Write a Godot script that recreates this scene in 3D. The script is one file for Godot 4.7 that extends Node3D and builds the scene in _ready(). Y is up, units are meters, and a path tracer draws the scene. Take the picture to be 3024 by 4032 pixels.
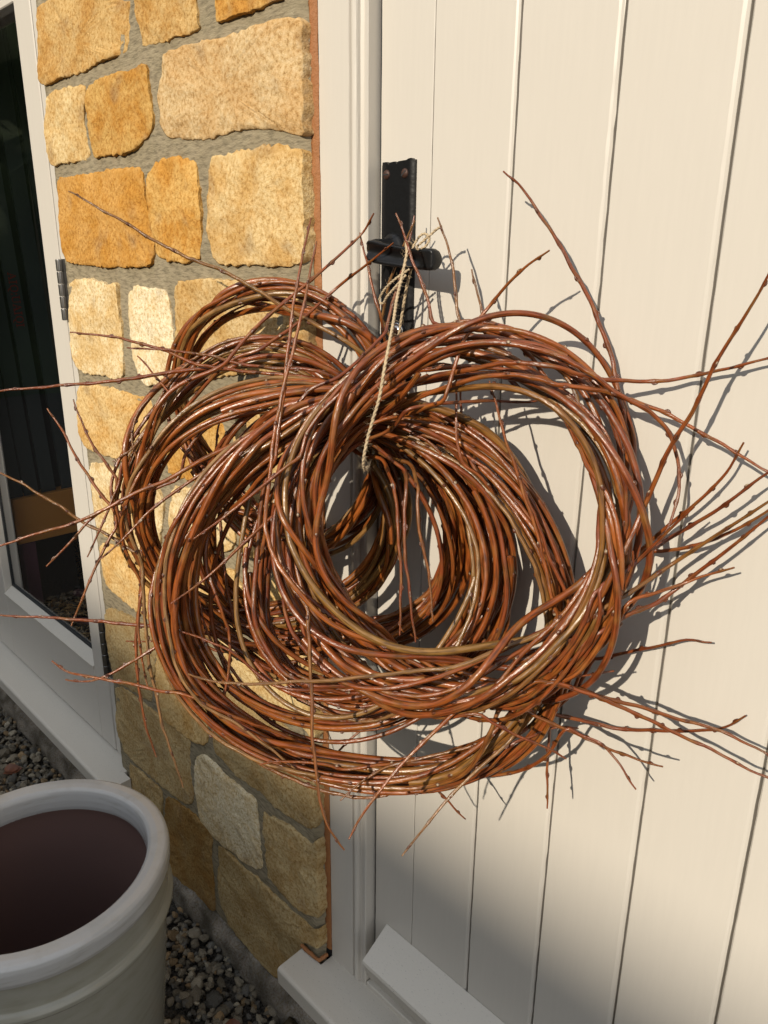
extends Node3D
# Willow wreaths hung by jute twine from the black latch of a cream boarded door, beside a yellow stone pier.
# y is up, metres; x runs along the wall to the right, z comes out of the wall; the frame face is z = 0.

var rng := RandomNumberGenerator.new()
var n_big := FastNoiseLite.new()
var n_mid := FastNoiseLite.new()
var n_fine := FastNoiseLite.new()
var n_wave := FastNoiseLite.new()
var M := {}

# ------------------------------------------------------------------ naming
var counts := {}
func fresh(called: String, parent: Node) -> String:
	var key := str(parent.get_instance_id()) + called
	var k: int = counts.get(key, 0)
	counts[key] = k + 1
	return called if k == 0 else "%s_%03d" % [called, k]

func thing(called: String, label: String, category: String, at := Vector3.ZERO, group := "") -> Node3D:
	var o := Node3D.new()
	o.name = fresh(called, self)
	add_child(o, true)
	o.position = at
	tag(o, label, category, group)
	return o

func tag(o: Node, label: String, category: String, group := "") -> void:
	o.set_meta("label", label)
	o.set_meta("category", category)
	if group != "":
		o.set_meta("group", group)

func sub(called: String, parent: Node, label := "") -> Node3D:
	var o := Node3D.new()
	o.name = fresh(called, parent)
	parent.add_child(o, true)
	if label != "":
		o.set_meta("label", label)
	return o

func part(called: String, mesh: Mesh, mat: Material, parent: Node, label := "") -> MeshInstance3D:
	var o := MeshInstance3D.new()
	o.name = fresh(called, parent)
	o.mesh = mesh
	o.material_override = mat
	parent.add_child(o, true)
	if label != "":
		o.set_meta("label", label)
	return o

func struct(called: String, mesh: Mesh, mat: Material) -> MeshInstance3D:
	var o := part(called, mesh, mat, self)
	o.set_meta("kind", "structure")
	return o

# ------------------------------------------------------------------ mesh building
class Geo:
	var v := PackedVector3Array()
	var n := PackedVector3Array()
	var uv := PackedVector2Array()
	var c := PackedColorArray()
	var idx := PackedInt32Array()

	func vert(p: Vector3, nn: Vector3, t: Vector2, col: Color) -> int:
		v.append(p); n.append(nn); uv.append(t); c.append(col)
		return v.size() - 1

	# corners counter-clockwise seen from outside
	func quad(a: Vector3, b: Vector3, d: Vector3, e: Vector3, col := Color.WHITE) -> void:
		var nn := (b - a).cross(e - a).normalized()
		var i := vert(a, nn, Vector2(0, 0), col)
		vert(b, nn, Vector2(1, 0), col)
		vert(d, nn, Vector2(1, 1), col)
		vert(e, nn, Vector2(0, 1), col)
		idx.append_array(PackedInt32Array([i, i + 2, i + 1, i, i + 3, i + 2]))

	func tri(a: int, b: int, d: int) -> void: # counter-clockwise from outside
		idx.append_array(PackedInt32Array([a, d, b]))

	func box(lo: Vector3, hi: Vector3, col := Color.WHITE) -> void:
		var p := [Vector3(lo.x, lo.y, lo.z), Vector3(hi.x, lo.y, lo.z), Vector3(hi.x, hi.y, lo.z), Vector3(lo.x, hi.y, lo.z), Vector3(lo.x, lo.y, hi.z), Vector3(hi.x, lo.y, hi.z), Vector3(hi.x, hi.y, hi.z), Vector3(lo.x, hi.y, hi.z)]
		for f in [[4, 5, 6, 7], [1, 0, 3, 2], [5, 1, 2, 6], [0, 4, 7, 3], [7, 6, 2, 3], [0, 1, 5, 4]]:
			quad(p[f[0]], p[f[1]], p[f[2]], p[f[3]], col)

	# rows of points: j runs right and i runs up as seen from outside; smooth normals
	func grid(rows: Array, cols: Array = [], closed := false, uscale := 1.0, vscale := 1.0) -> void:
		var base := v.size()
		var h := rows.size()
		var w: int = rows[0].size()
		for i in h:
			for j in w:
				var col: Color = cols[i][j] if cols.size() else Color.WHITE
				vert(rows[i][j], Vector3.ZERO, Vector2(float(j) / float(w - 1) * uscale, float(i) / float(h - 1) * vscale), col)
		for i in h - 1:
			for j in w - 1:
				var a := base + i * w + j
				tri_acc(a, a + 1, a + w + 1)
				tri_acc(a, a + w + 1, a + w)
		if closed:
			for i in h:
				var a := base + i * w
				var s := n[a] + n[a + w - 1]
				n[a] = s
				n[a + w - 1] = s
		for k in range(base, v.size()):
			n[k] = n[k].normalized() if n[k].length_squared() > 1e-20 else Vector3.UP

	func tri_acc(a: int, b: int, d: int) -> void:
		var nn := (v[b] - v[a]).cross(v[d] - v[a])
		n[a] += nn; n[b] += nn; n[d] += nn
		tri(a, b, d)

	# a prism along an axis: the outline counter-clockwise seen from the end that the axis points at
	func prism(outline: PackedVector3Array, along: Vector3, col := Color.WHITE, caps := true) -> void:
		var m := outline.size()
		for k in m:
			var a := outline[k]
			var b := outline[(k + 1) % m]
			quad(a, b, b + along, a + along, col)
		if caps:
			var flat := PackedVector2Array()
			var ax := (outline[1] - outline[0]).normalized()
			var ay := along.normalized().cross(ax)
			for q in outline:
				flat.append(Vector2((q - outline[0]).dot(ax), (q - outline[0]).dot(ay)))
			var t := Geometry2D.triangulate_polygon(flat)
			for s in [0, 1]:
				var nn := along.normalized() * (1.0 if s else -1.0)
				var base := v.size()
				for q in outline:
					vert(q + along * s, nn, Vector2.ZERO, col)
				for k in range(0, t.size(), 3):
					var p := v[base + t[k]]
					var up := (v[base + t[k + 1]] - p).cross(v[base + t[k + 2]] - p).dot(nn) > 0.0
					if up:
						tri(base + t[k], base + t[k + 1], base + t[k + 2])
					else:
						tri(base + t[k], base + t[k + 2], base + t[k + 1])

	func tube(p: PackedVector3Array, r: PackedFloat32Array, sides: int, cols: PackedColorArray, vscale := 4.0, cap := true) -> void:
		var m := p.size()
		if m < 2:
			return
		var t := (p[1] - p[0]).normalized()
		var nn := t.cross(Vector3(0.31, 0.87, 0.38)).normalized()
		var base := v.size()
		var run := 0.0
		for i in m:
			var t2 := (p[mini(i + 1, m - 1)] - p[maxi(i - 1, 0)]).normalized()
			nn = (nn - t2 * nn.dot(t2)).normalized()
			var b := t2.cross(nn)
			if i > 0:
				run += p[i].distance_to(p[i - 1])
			for j in sides + 1:
				var a := TAU * j / sides
				var d := nn * cos(a) + b * sin(a)
				vert(p[i] + d * r[i], d, Vector2(float(j) / sides, run * vscale), cols[i])
		for i in m - 1:
			for j in sides:
				var a := base + i * (sides + 1) + j
				tri(a, a + 1, a + sides + 2)
				tri(a, a + sides + 2, a + sides + 1)
		if cap:
			for e in [0, m - 1]:
				var d := (p[0] - p[1]).normalized() if e == 0 else (p[m - 1] - p[m - 2]).normalized()
				var k := vert(p[e] + d * r[e] * 0.4, d, Vector2.ZERO, cols[e])
				var s0: int = base + e * (sides + 1)
				for j in sides:
					if e == 0:
						tri(k, s0 + j + 1, s0 + j)
					else:
						tri(k, s0 + j, s0 + j + 1)

	func mesh() -> ArrayMesh:
		var a := []
		a.resize(Mesh.ARRAY_MAX)
		a[Mesh.ARRAY_VERTEX] = v
		a[Mesh.ARRAY_NORMAL] = n
		a[Mesh.ARRAY_TEX_UV] = uv
		a[Mesh.ARRAY_COLOR] = c
		a[Mesh.ARRAY_INDEX] = idx
		var out := ArrayMesh.new()
		out.add_surface_from_arrays(Mesh.PRIMITIVE_TRIANGLES, a)
		return out

func plain_box(lo: Vector3, hi: Vector3) -> ArrayMesh:
	var g := Geo.new()
	g.box(lo, hi)
	return g.mesh()

# box with small chamfers on every edge
func soft_box(lo: Vector3, hi: Vector3, e: float) -> ArrayMesh:
	var g := Geo.new()
	var c := (lo + hi) / 2.0
	var h := (hi - lo) / 2.0
	var ax := [Vector3.RIGHT, Vector3.UP, Vector3.BACK]
	for k in 3:
		for s in [-1.0, 1.0]:
			var n: Vector3 = ax[k] * s
			var a: Vector3 = ax[(k + 1) % 3]
			var b: Vector3 = ax[(k + 2) % 3]
			var ha: float = h.dot(a) - e
			var hb: float = h.dot(b) - e
			var f: Vector3 = c + n * h.dot(ax[k])
			if s > 0:
				g.quad(f - a * ha - b * hb, f + a * ha - b * hb, f + a * ha + b * hb, f - a * ha + b * hb)
			else:
				g.quad(f - a * ha - b * hb, f - a * ha + b * hb, f + a * ha + b * hb, f + a * ha - b * hb)
	for k in 3:
		var a: Vector3 = ax[k]
		var b: Vector3 = ax[(k + 1) % 3]
		var d: Vector3 = ax[(k + 2) % 3]
		for s in [-1.0, 1.0]:
			for t in [-1.0, 1.0]:
				var p: Vector3 = c + b * s * h.dot(b) + d * t * (h.dot(d) - e)
				var q: Vector3 = c + b * s * (h.dot(b) - e) + d * t * h.dot(d)
				var l: Vector3 = a * (h.dot(a) - e)
				var nn := (q + l - (p - l)).cross(p + l - (p - l))
				if nn.dot(b * s + d * t) > 0:
					g.quad(p - l, q - l, q + l, p + l)
				else:
					g.quad(p - l, p + l, q + l, q - l)
	for sx in [-1.0, 1.0]:
		for sy in [-1.0, 1.0]:
			for sz in [-1.0, 1.0]:
				var px := c + Vector3(sx * h.x, sy * (h.y - e), sz * (h.z - e))
				var py := c + Vector3(sx * (h.x - e), sy * h.y, sz * (h.z - e))
				var pz := c + Vector3(sx * (h.x - e), sy * (h.y - e), sz * h.z)
				var nn := Vector3(sx, sy, sz).normalized()
				var i := g.vert(px, nn, Vector2.ZERO, Color.WHITE)
				g.vert(py, nn, Vector2.ZERO, Color.WHITE)
				g.vert(pz, nn, Vector2.ZERO, Color.WHITE)
				if (py - px).cross(pz - px).dot(nn) > 0:
					g.tri(i, i + 1, i + 2)
				else:
					g.tri(i, i + 2, i + 1)
	return g.mesh()

# ------------------------------------------------------------------ materials
func noise_tex(freq: float, octaves: int, sd: int, stops: Array, size := 1024, kind := FastNoiseLite.TYPE_SIMPLEX_SMOOTH, normal := false, bump := 4.0, gain := 0.55) -> NoiseTexture2D:
	var f := FastNoiseLite.new()
	f.seed = sd
	f.noise_type = kind
	f.frequency = freq
	f.fractal_octaves = octaves
	f.fractal_gain = gain
	if kind == FastNoiseLite.TYPE_CELLULAR:
		f.cellular_return_type = FastNoiseLite.RETURN_DISTANCE
	var t := NoiseTexture2D.new()
	t.width = size
	t.height = size
	t.seamless = true
	t.noise = f
	if normal:
		t.as_normal_map = true
		t.bump_strength = bump
	elif stops.size():
		var g := Gradient.new()
		var offs := PackedFloat32Array()
		var cs := PackedColorArray()
		for s in stops:
			offs.append(s[0])
			cs.append(s[1])
		g.offsets = offs
		g.colors = cs
		t.color_ramp = g
	return t

func grey(x: float) -> Color:
	return Color(x, x, x)

func lin(r: float, g: float, b: float) -> Color:
	return Color(r, g, b).linear_to_srgb()

func mat(called: String, col: Color, rough: float, spec := 0.5) -> StandardMaterial3D:
	var m := StandardMaterial3D.new()
	m.resource_name = called
	m.albedo_color = col
	m.roughness = rough
	m.metallic_specular = spec
	M[called] = m
	return m

func triplanar(m: StandardMaterial3D, scale: Vector3) -> void:
	m.uv1_triplanar = true
	m.uv1_world_triplanar = true
	m.uv1_scale = scale
	m.uv1_triplanar_sharpness = 4.0

func bumpy(m: StandardMaterial3D, t: Texture2D, cm: float) -> void:
	m.heightmap_enabled = true
	m.heightmap_texture = t
	m.heightmap_scale = cm

func materials() -> void:
	var grain := noise_tex(0.02, 7, 11, [[0.0, grey(0.0)], [1.0, grey(1.0)]], 1024, FastNoiseLite.TYPE_SIMPLEX_SMOOTH, false, 4.0, 0.74)
	var speck := noise_tex(0.03, 7, 12, [[0.0, Color(0.66, 0.59, 0.49)], [0.28, Color(0.84, 0.78, 0.69)], [0.42, Color(0.94, 0.91, 0.85)], [0.55, Color(0.97, 0.95, 0.92)], [0.7, Color(1, 1, 1)], [1.0, Color(1, 1, 1)]], 1024, FastNoiseLite.TYPE_SIMPLEX_SMOOTH, false, 4.0, 0.75)
	var st := mat("sandstone", Color.WHITE, 0.93, 0.25)
	st.vertex_color_use_as_albedo = true
	st.albedo_texture = speck
	triplanar(st, Vector3.ONE * 3.6)
	bumpy(st, grain, 0.13)
	var mo := mat("mortar", Color.WHITE, 0.95, 0.2)
	mo.vertex_color_use_as_albedo = true
	mo.albedo_texture = noise_tex(0.03, 5, 14, [[0.0, grey(0.7)], [0.5, grey(0.93)], [1.0, grey(1.0)]], 512)
	triplanar(mo, Vector3(2.5, 9, 5))
	bumpy(mo, grain, 0.12)
	# paint
	var wood := noise_tex(0.012, 4, 15, [[0.0, grey(0.0)], [1.0, grey(1.0)]], 512)
	var pt := mat("cream paint", lin(0.555, 0.518, 0.458), 0.36, 0.5)
	triplanar(pt, Vector3(11, 0.9, 6))
	bumpy(pt, wood, 0.004)
	pt.albedo_texture = noise_tex(0.02, 4, 16, [[0.0, grey(0.988)], [1.0, grey(1.0)]], 512)
	var pw := mat("cream sill paint", lin(0.56, 0.52, 0.45), 0.4, 0.5)
	triplanar(pw, Vector3(1.5, 6, 9))
	bumpy(pw, wood, 0.03)
	pw.albedo_texture = noise_tex(0.09, 2, 17, [[0.0, grey(0.35)], [0.1, grey(0.62)], [0.14, grey(0.985)], [1.0, grey(1.0)]], 1024)
	# metal
	var ir := mat("black iron", lin(0.0065, 0.0065, 0.007), 0.36, 0.4)
	triplanar(ir, Vector3.ONE * 9.0)
	bumpy(ir, noise_tex(0.02, 3, 18, [], 512), 0.018)
	var rs := mat("rusty screw", lin(0.05, 0.022, 0.014), 0.55, 0.5)
	rs.metallic = 0.3
	var ch := mat("chrome", lin(0.6, 0.6, 0.6), 0.12)
	ch.metallic = 1.0
	var hs := mat("steel", lin(0.34, 0.33, 0.32), 0.3)
	hs.metallic = 1.0
	# sealant
	var se := mat("sealant", lin(0.30, 0.125, 0.045), 0.6, 0.4)
	triplanar(se, Vector3.ONE * 6.0)
	bumpy(se, grain, 0.12)
	# willow bark
	var bk := mat("willow bark", Color.WHITE, 0.34, 0.5)
	bk.vertex_color_use_as_albedo = true
	bk.albedo_texture = noise_tex(0.012, 4, 19, [[0.0, Color(0.52, 0.5, 0.5)], [0.35, Color(0.8, 0.78, 0.76)], [0.55, Color(0.94, 0.93, 0.92)], [1.0, Color(1, 1, 1)]], 512)
	bk.uv1_scale = Vector3(1.0, 1.0, 1.0)
	bumpy(bk, noise_tex(0.016, 4, 20, [], 512), 0.03)
	bk.roughness_texture = noise_tex(0.008, 3, 24, [[0.0, grey(0.75)], [1.0, grey(1.0)]], 256)
	bk.roughness = 0.33
	# jute
	var ju := mat("jute", lin(0.50, 0.39, 0.25), 0.9, 0.2)
	ju.vertex_color_use_as_albedo = true
	ju.rim_enabled = true
	ju.rim = 0.3
	# pot
	var gl := mat("pale glaze", lin(0.27, 0.265, 0.225), 0.22, 0.5)
	triplanar(gl, Vector3(2.2, 7.0, 2.2))
	gl.albedo_texture = noise_tex(0.012, 5, 21, [[0.0, Color(0.93, 0.92, 0.89)], [0.4, Color(0.98, 0.98, 0.97)], [0.7, Color(1, 1, 1)], [1.0, Color(1, 1, 1)]], 512)
	bumpy(gl, wood, 0.006)
	var rm := mat("pale rim glaze", lin(0.38, 0.38, 0.375), 0.16, 0.5)
	triplanar(rm, Vector3(2.2, 14.0, 2.2))
	rm.albedo_texture = noise_tex(0.015, 5, 22, [[0.0, Color(0.93, 0.92, 0.9)], [0.3, Color(0.98, 0.98, 0.97)], [0.5, Color(1, 1, 1)], [1.0, Color(1, 1, 1)]], 512)
	bumpy(rm, wood, 0.004)
	var pi := mat("bare brown clay", lin(0.13, 0.078, 0.068), 0.6, 0.35)
	triplanar(pi, Vector3(2.0, 10.0, 2.0))
	bumpy(pi, wood, 0.012)
	# ground
	var gv := mat("pebble", Color.WHITE, 0.9, 0.3)
	gv.vertex_color_use_as_albedo = true
	gv.albedo_texture = speck
	triplanar(gv, Vector3.ONE * 14.0)
	bumpy(gv, grain, 0.1)
	var gd := mat("gravel ground", lin(0.13, 0.115, 0.095), 0.95, 0.2)
	gd.albedo_texture = noise_tex(0.05, 4, 23, [[0.0, grey(0.35)], [0.5, grey(0.8)], [1.0, grey(1.0)]], 1024)
	triplanar(gd, Vector3.ONE * 2.0)
	bumpy(gd, grain, 1.2)
	var co := mat("weathered concrete", Color.WHITE, 0.95, 0.2)
	co.vertex_color_use_as_albedo = true
	co.albedo_texture = speck
	triplanar(co, Vector3.ONE * 5.0)
	bumpy(co, grain, 0.5)
	# glass and room
	var gs := mat("window glass", Color(0.05, 0.06, 0.06, 0.01), 0.02, 0.5)
	gs.transparency = BaseMaterial3D.TRANSPARENCY_ALPHA
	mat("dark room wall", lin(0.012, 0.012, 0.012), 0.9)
	var sl := mat("grey slat", lin(0.05, 0.063, 0.062), 0.8)
	sl.vertex_color_use_as_albedo = true
	mat("red stencil", lin(0.3, 0.022, 0.025), 0.8)
	mat("orange wood", lin(0.62, 0.27, 0.06), 0.5)
	mat("shavings", Color.WHITE, 0.9).vertex_color_use_as_albedo = true
	mat("rubber gasket", lin(0.02, 0.022, 0.024), 0.6)
	mat("purple cloth", lin(0.13, 0.05, 0.075), 0.9)
	var lf := mat("dry leaf", lin(0.16, 0.055, 0.025), 0.6)
	lf.vertex_color_use_as_albedo = true
	lf.backlight_enabled = true
	lf.backlight = Color(0.25, 0.12, 0.06)
	# house opposite
	mat("opposite stone", lin(0.34, 0.27, 0.17), 0.9)
	mat("opposite roof", lin(0.10, 0.09, 0.085), 0.85)
	mat("opposite window", lin(0.03, 0.035, 0.04), 0.1)

# ------------------------------------------------------------------ stone
const TONES := {
	"tan": [Vector3(0.55, 0.38, 0.17), Vector3(0.46, 0.265, 0.085)],
	"ochre": [Vector3(0.57, 0.36, 0.125), Vector3(0.48, 0.245, 0.055)],
	"deepochre": [Vector3(0.46, 0.235, 0.052), Vector3(0.53, 0.305, 0.095)],
	"buff": [Vector3(0.65, 0.51, 0.28), Vector3(0.56, 0.38, 0.165)],
	"buff2": [Vector3(0.62, 0.47, 0.25), Vector3(0.53, 0.345, 0.14)],
	"pinkbuff": [Vector3(0.61, 0.46, 0.265), Vector3(0.55, 0.37, 0.18)],
	"cream": [Vector3(0.73, 0.615, 0.40), Vector3(0.63, 0.455, 0.22)],
	"palecream": [Vector3(0.76, 0.68, 0.50), Vector3(0.69, 0.555, 0.34)],
	"yellow": [Vector3(0.65, 0.48, 0.24), Vector3(0.56, 0.35, 0.13)],
	"dull": [Vector3(0.50, 0.39, 0.215), Vector3(0.43, 0.305, 0.145)],
	"deeptan": [Vector3(0.31, 0.205, 0.085), Vector3(0.27, 0.155, 0.05)],
}
var stone_count := 0

func stone(parent: Node3D, tone: String, flat: Array, zf := 0.022, fine := true) -> void:
	stone_count += 1
	var raw := PackedVector2Array()
	for k in range(0, flat.size(), 2):
		raw.append(Vector2(flat[k], flat[k + 1]))
	var c := Vector2.ZERO
	for q in raw:
		c += q
	c /= raw.size()
	# soften corners once, then walk the outline in small steps with a ragged edge
	var soft := PackedVector2Array()
	for k in raw.size():
		var a := raw[k]
		var b := raw[(k + 1) % raw.size()]
		soft.append(a.lerp(b, 0.2))
		soft.append(a.lerp(b, 0.8))
	var step := 0.006 if fine else 0.016
	var edge := PackedVector2Array()
	for k in soft.size():
		var a := soft[k]
		var b := soft[(k + 1) % soft.size()]
		var m := maxi(1, int(round(a.distance_to(b) / step)))
		for i in m:
			edge.append(a.lerp(b, float(i) / m))
	var sh := stone_count * 3.7
	var m2 := edge.size()
	var ragged := PackedVector2Array()
	for k in m2:
		var q := edge[k]
		var o := (q - c).normalized()
		var d := n_mid.get_noise_3d(q.x * 55.0, q.y * 55.0, sh) * 0.0042 + n_fine.get_noise_3d(q.x * 190.0, q.y * 190.0, sh) * 0.0034 + 0.0008
		ragged.append(q + o * d)
	var fs := [1.012, 1.0, 0.988, 0.968, 0.93, 0.87, 0.8, 0.72, 0.63, 0.54, 0.45, 0.36, 0.27, 0.18, 0.09, 0.0] if fine else [1.01, 1.0, 0.97, 0.9, 0.6, 0.3, 0.0]
	var chips := []      # broken corners: flat facets that slope away outside a line
	var cr := RandomNumberGenerator.new()
	cr.seed = stone_count * 77 + 5
	for k in 3:
		var e := edge[cr.randi() % m2]
		var o := (e - c).normalized().rotated(cr.randf_range(-0.5, 0.5))
		chips.append([c + (e - c) * cr.randf_range(0.7, 0.93), o, cr.randf_range(0.0012, 0.0038)])
	var rows := []
	var cols := []
	var ca: Vector3 = TONES[tone][0]
	var cb: Vector3 = TONES[tone][1]
	var lum := 1.0 + n_big.get_noise_2d(sh * 11.0, 3.0) * 0.12
	for i in fs.size():
		var f: float = fs[i]
		var row := PackedVector3Array()
		var rc := PackedColorArray()
		var inset := 0.0 if i < 2 else 1.0
		for k in m2 + 1:
			var e := ragged[k % m2]
			var q := c + (e - c) * f
			var z: float
			if i == 0:
				z = -0.012
			else:
				var w := smoothstep(1.0, 0.9, f)
				var round_off := -0.0024 * pow(clampf((f - 0.94) / 0.06, 0.0, 1.0), 2.4) * (0.65 + 0.7 * n_mid.get_noise_3d(q.x * 18.0, q.y * 18.0, sh + 40.0))
				z = zf + round_off
				z += n_big.get_noise_3d(q.x * 9.0, q.y * 9.0, sh) * 0.0042
				for ch in chips:
					var u := (q - (ch[0] as Vector2)).dot(ch[1])
					z -= clampf(u / 0.03, 0.0, 1.0) * (ch[2] as float) + (ch[2] as float) * 0.35 * smoothstep(-0.001, 0.001, u)
				z += n_mid.get_noise_3d(q.x * 34.0, q.y * 34.0, sh) * 0.0024 * clampf(f * 2.0, 0.3, 1.0)
				z += n_fine.get_noise_3d(q.x * 110.0, q.y * 110.0, sh) * 0.0009 * (0.4 + 0.6 * w) * clampf(f * 1.7, 0.0, 1.0)
				z = maxf(z, 0.0178 - 0.0035 * clampf((f - 0.975) / 0.025, 0.0, 1.0))
			row.append(Vector3(q.x, q.y, z))
			var t := clampf(0.42 + 1.5 * n_mid.get_noise_3d(q.x * 13.0, q.y * 13.0, sh + 9.0) + 0.8 * n_fine.get_noise_3d(q.x * 70.0, q.y * 70.0, sh), 0.0, 1.0)
			var col := ca.lerp(cb, t) * lum
			var stain := clampf(n_mid.get_noise_3d(q.x * 13.0, q.y * 13.0, sh + 90.0) * 2.4 - 0.75, 0.0, 1.0)
			col = col.lerp(Vector3(0.25, 0.185, 0.125), stain * 0.55)
			rc.append(Color(col.x, col.y, col.z))
		rows.append(row)
		cols.append(rc)
	var g := Geo.new()
	# outline counter-clockwise means rows climb inwards with j to the right
	var area := 0.0
	for k in m2:
		area += ragged[k].cross(ragged[(k + 1) % m2])
	if area < 0.0:
		for i in rows.size():
			rows[i].reverse()
			cols[i].reverse()
	g.grid(rows, cols, true)
	part("stone", g.mesh(), M["sandstone"], parent)

func mortar_sheet(x0: float, x1: float, y0: float, y1: float, step: float) -> ArrayMesh:
	var rows := []
	var cols := []
	var nx := int((x1 - x0) / step)
	var ny := int((y1 - y0) / step)
	for i in ny + 1:
		var row := PackedVector3Array()
		var rc := PackedColorArray()
		for j in nx + 1:
			var x := lerpf(x0, x1, float(j) / nx)
			var y := lerpf(y0, y1, float(i) / ny)
			var z := 0.0168 + n_mid.get_noise_2d(x * 14.0, y * 14.0) * 0.002 + n_mid.get_noise_2d(x * 14.0, y * 120.0 + 50.0) * 0.0011 + n_fine.get_noise_2d(x * 90.0, y * 260.0) * 0.0008
			if j == 0 or j == nx:
				x += n_mid.get_noise_2d(3.0, y * 60.0) * 0.004
				z = 0.004
			row.append(Vector3(x, y, z))
			var t := 0.5 + 0.5 * n_mid.get_noise_2d(x * 14.0 + 70.0, y * 14.0)
			var col := Vector3(0.285, 0.238, 0.155).lerp(Vector3(0.36, 0.303, 0.205), t)
			rc.append(Color(col.x, col.y, col.z))
		rows.append(row)
		cols.append(rc)
	var g := Geo.new()
	g.grid(rows, cols)
	return g.mesh()

# courses of stones where the photograph does not look
func courses(parent: Node3D, x0: float, x1: float, y0: float, y1: float) -> void:
	var tones := ["tan", "ochre", "buff", "yellow", "buff2", "cream"]
	var y := y0
	while y < y1 - 0.05:
		var h := minf(rng.randf_range(0.13, 0.2), y1 - y)
		if y1 - y - h < 0.07:
			h = y1 - y
		var x := x0
		while x < x1 - 0.03:
			var w := minf(rng.randf_range(0.16, 0.36), x1 - x)
			if x1 - x - w < 0.1:
				w = x1 - x
			var g := 0.009
			var j := func() -> float: return rng.randf_range(-0.007, 0.007)
			stone(parent, tones[rng.randi() % tones.size()], [x + g, y + g + j.call(), x + w * 0.5, y + g + j.call(), x + w - g, y + g + j.call(), x + w - g + j.call(), y + h * 0.5, x + w - g, y + h - g + j.call(), x + w * 0.5, y + h - g + j.call(), x + g, y + h - g + j.call(), x + g + j.call(), y + h * 0.5], 0.022, false)
			x += w
		y += h

# ------------------------------------------------------------------ joinery
# upright moulding: outline of (x, z) points, front side from left to right, swept in y
func upright(outline: Array, y0: float, y1: float, rows_n := 2, wobble := 0.0, sd := 0.0) -> ArrayMesh:
	var g := Geo.new()
	for k in outline.size() - 1:
		var a: Vector2 = outline[k]
		var b: Vector2 = outline[k + 1]
		var rows := []
		for i in rows_n:
			var y := lerpf(y0, y1, float(i) / (rows_n - 1))
			var wa := n_fine.get_noise_2d(a.x * 900.0 + sd, y * 75.0) * wobble
			var wb := n_fine.get_noise_2d(b.x * 900.0 + sd, y * 75.0) * wobble
			rows.append(PackedVector3Array([Vector3(a.x + wa, y, a.y), Vector3(b.x + wb, y, b.y)]))
		g.grid(rows)
	var top := PackedVector3Array()
	for q in outline:
		top.append(Vector3(q.x, y1, q.y))
	return g.mesh()

func door_frame() -> void:
	var f := thing("door_frame", "cream painted door frame with beaded edge beside the stone pier", "door frame")
	var prof := [Vector2(-0.7668, -0.05), Vector2(-0.7668, -0.0015), Vector2(-0.7653, 0.0)]
	prof.append_array([Vector2(-0.7150, 0.0), Vector2(-0.7142, -0.0008), Vector2(-0.7128, -0.0042), Vector2(-0.7112, -0.0042), Vector2(-0.7104, -0.001)])
	for k in 7:
		var a := PI - PI * k / 6.0
		prof.append(Vector2(-0.7058 + 0.0046 * cos(a), -0.002 + 0.0036 * sin(a)))
	prof.append_array([Vector2(-0.7006, -0.0052), Vector2(-0.6945, -0.0075), Vector2(-0.6935, -0.0045), Vector2(-0.6885, -0.0035), Vector2(-0.6873, -0.005), Vector2(-0.6871, -0.0195), Vector2(-0.6871, -0.06)])
	part("jamb", upright(prof, -1.1125, 0.97, 90, 0.0005), M["cream paint"], f)
	var mirrored := []
	for k in range(prof.size() - 1, -1, -1):
		var q: Vector2 = prof[k]
		mirrored.append(Vector2(-0.506 - q.x, q.y))
	part("jamb", upright(mirrored, -1.1125, 0.97, 2), M["cream paint"], f)
	part("head", soft_box(Vector3(-0.7668, 0.9705, -0.06), Vector3(0.2608, 1.05, 0.0), 0.003), M["cream paint"], f)
	part("stop_strip", plain_box(Vector3(-0.6868, -1.1, -0.034), Vector3(-0.6836, 0.97, -0.023)), M["rubber gasket"], f)
	# sill with a horn past the jamb, rounded nose, small upstand under the door
	f.add_child(sill_mesh(-0.8135, 0.30, -0.7668, 0.2608, "sill"), true)
	part("threshold", soft_box(Vector3(-0.6862, -1.1145, -0.06), Vector3(0.1802, -1.1035, -0.0035), 0.0015), M["cream sill paint"], f)

func sill_mesh(x0: float, x1: float, bx0: float, bx1: float, called: String) -> MeshInstance3D:
	var g := Geo.new()
	var out := PackedVector3Array()
	var pts := [Vector2(0.0238, -1.152), Vector2(0.0725, -1.153), Vector2(0.078, -1.1475), Vector2(0.0785, -1.1215)]
	for k in 5:
		var a := PI / 2 * k / 4.0
		pts.append(Vector2(0.0715 + 0.007 * cos(a), -1.1212 + 0.0062 * sin(a)))
	pts.append(Vector2(0.0238, -1.1130))
	for q in pts:
		out.append(Vector3(x0, q.y, -q.x))
	# outline lies in the plane across x; seen from +x, z runs to the left
	var fixed := PackedVector3Array()
	for q in pts:
		fixed.append(Vector3(x0, q.y, q.x))
	fixed.reverse()
	g.prism(fixed, Vector3(x1 - x0, 0, 0))
	var back := PackedVector3Array([Vector3(bx0, -1.152, 0.0236), Vector3(bx0, -1.1132, 0.0236), Vector3(bx0, -1.1120, -0.07), Vector3(bx0, -1.152, -0.07)])
	back.reverse()
	var test := (back[1] - back[0]).cross(back[2] - back[1])
	if test.x < 0:
		back.reverse()
	g.prism(back, Vector3(bx1 - bx0, 0, 0))
	var o := MeshInstance3D.new()
	o.name = called
	o.mesh = g.mesh()
	o.material_override = M["cream sill paint"]
	return o

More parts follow.
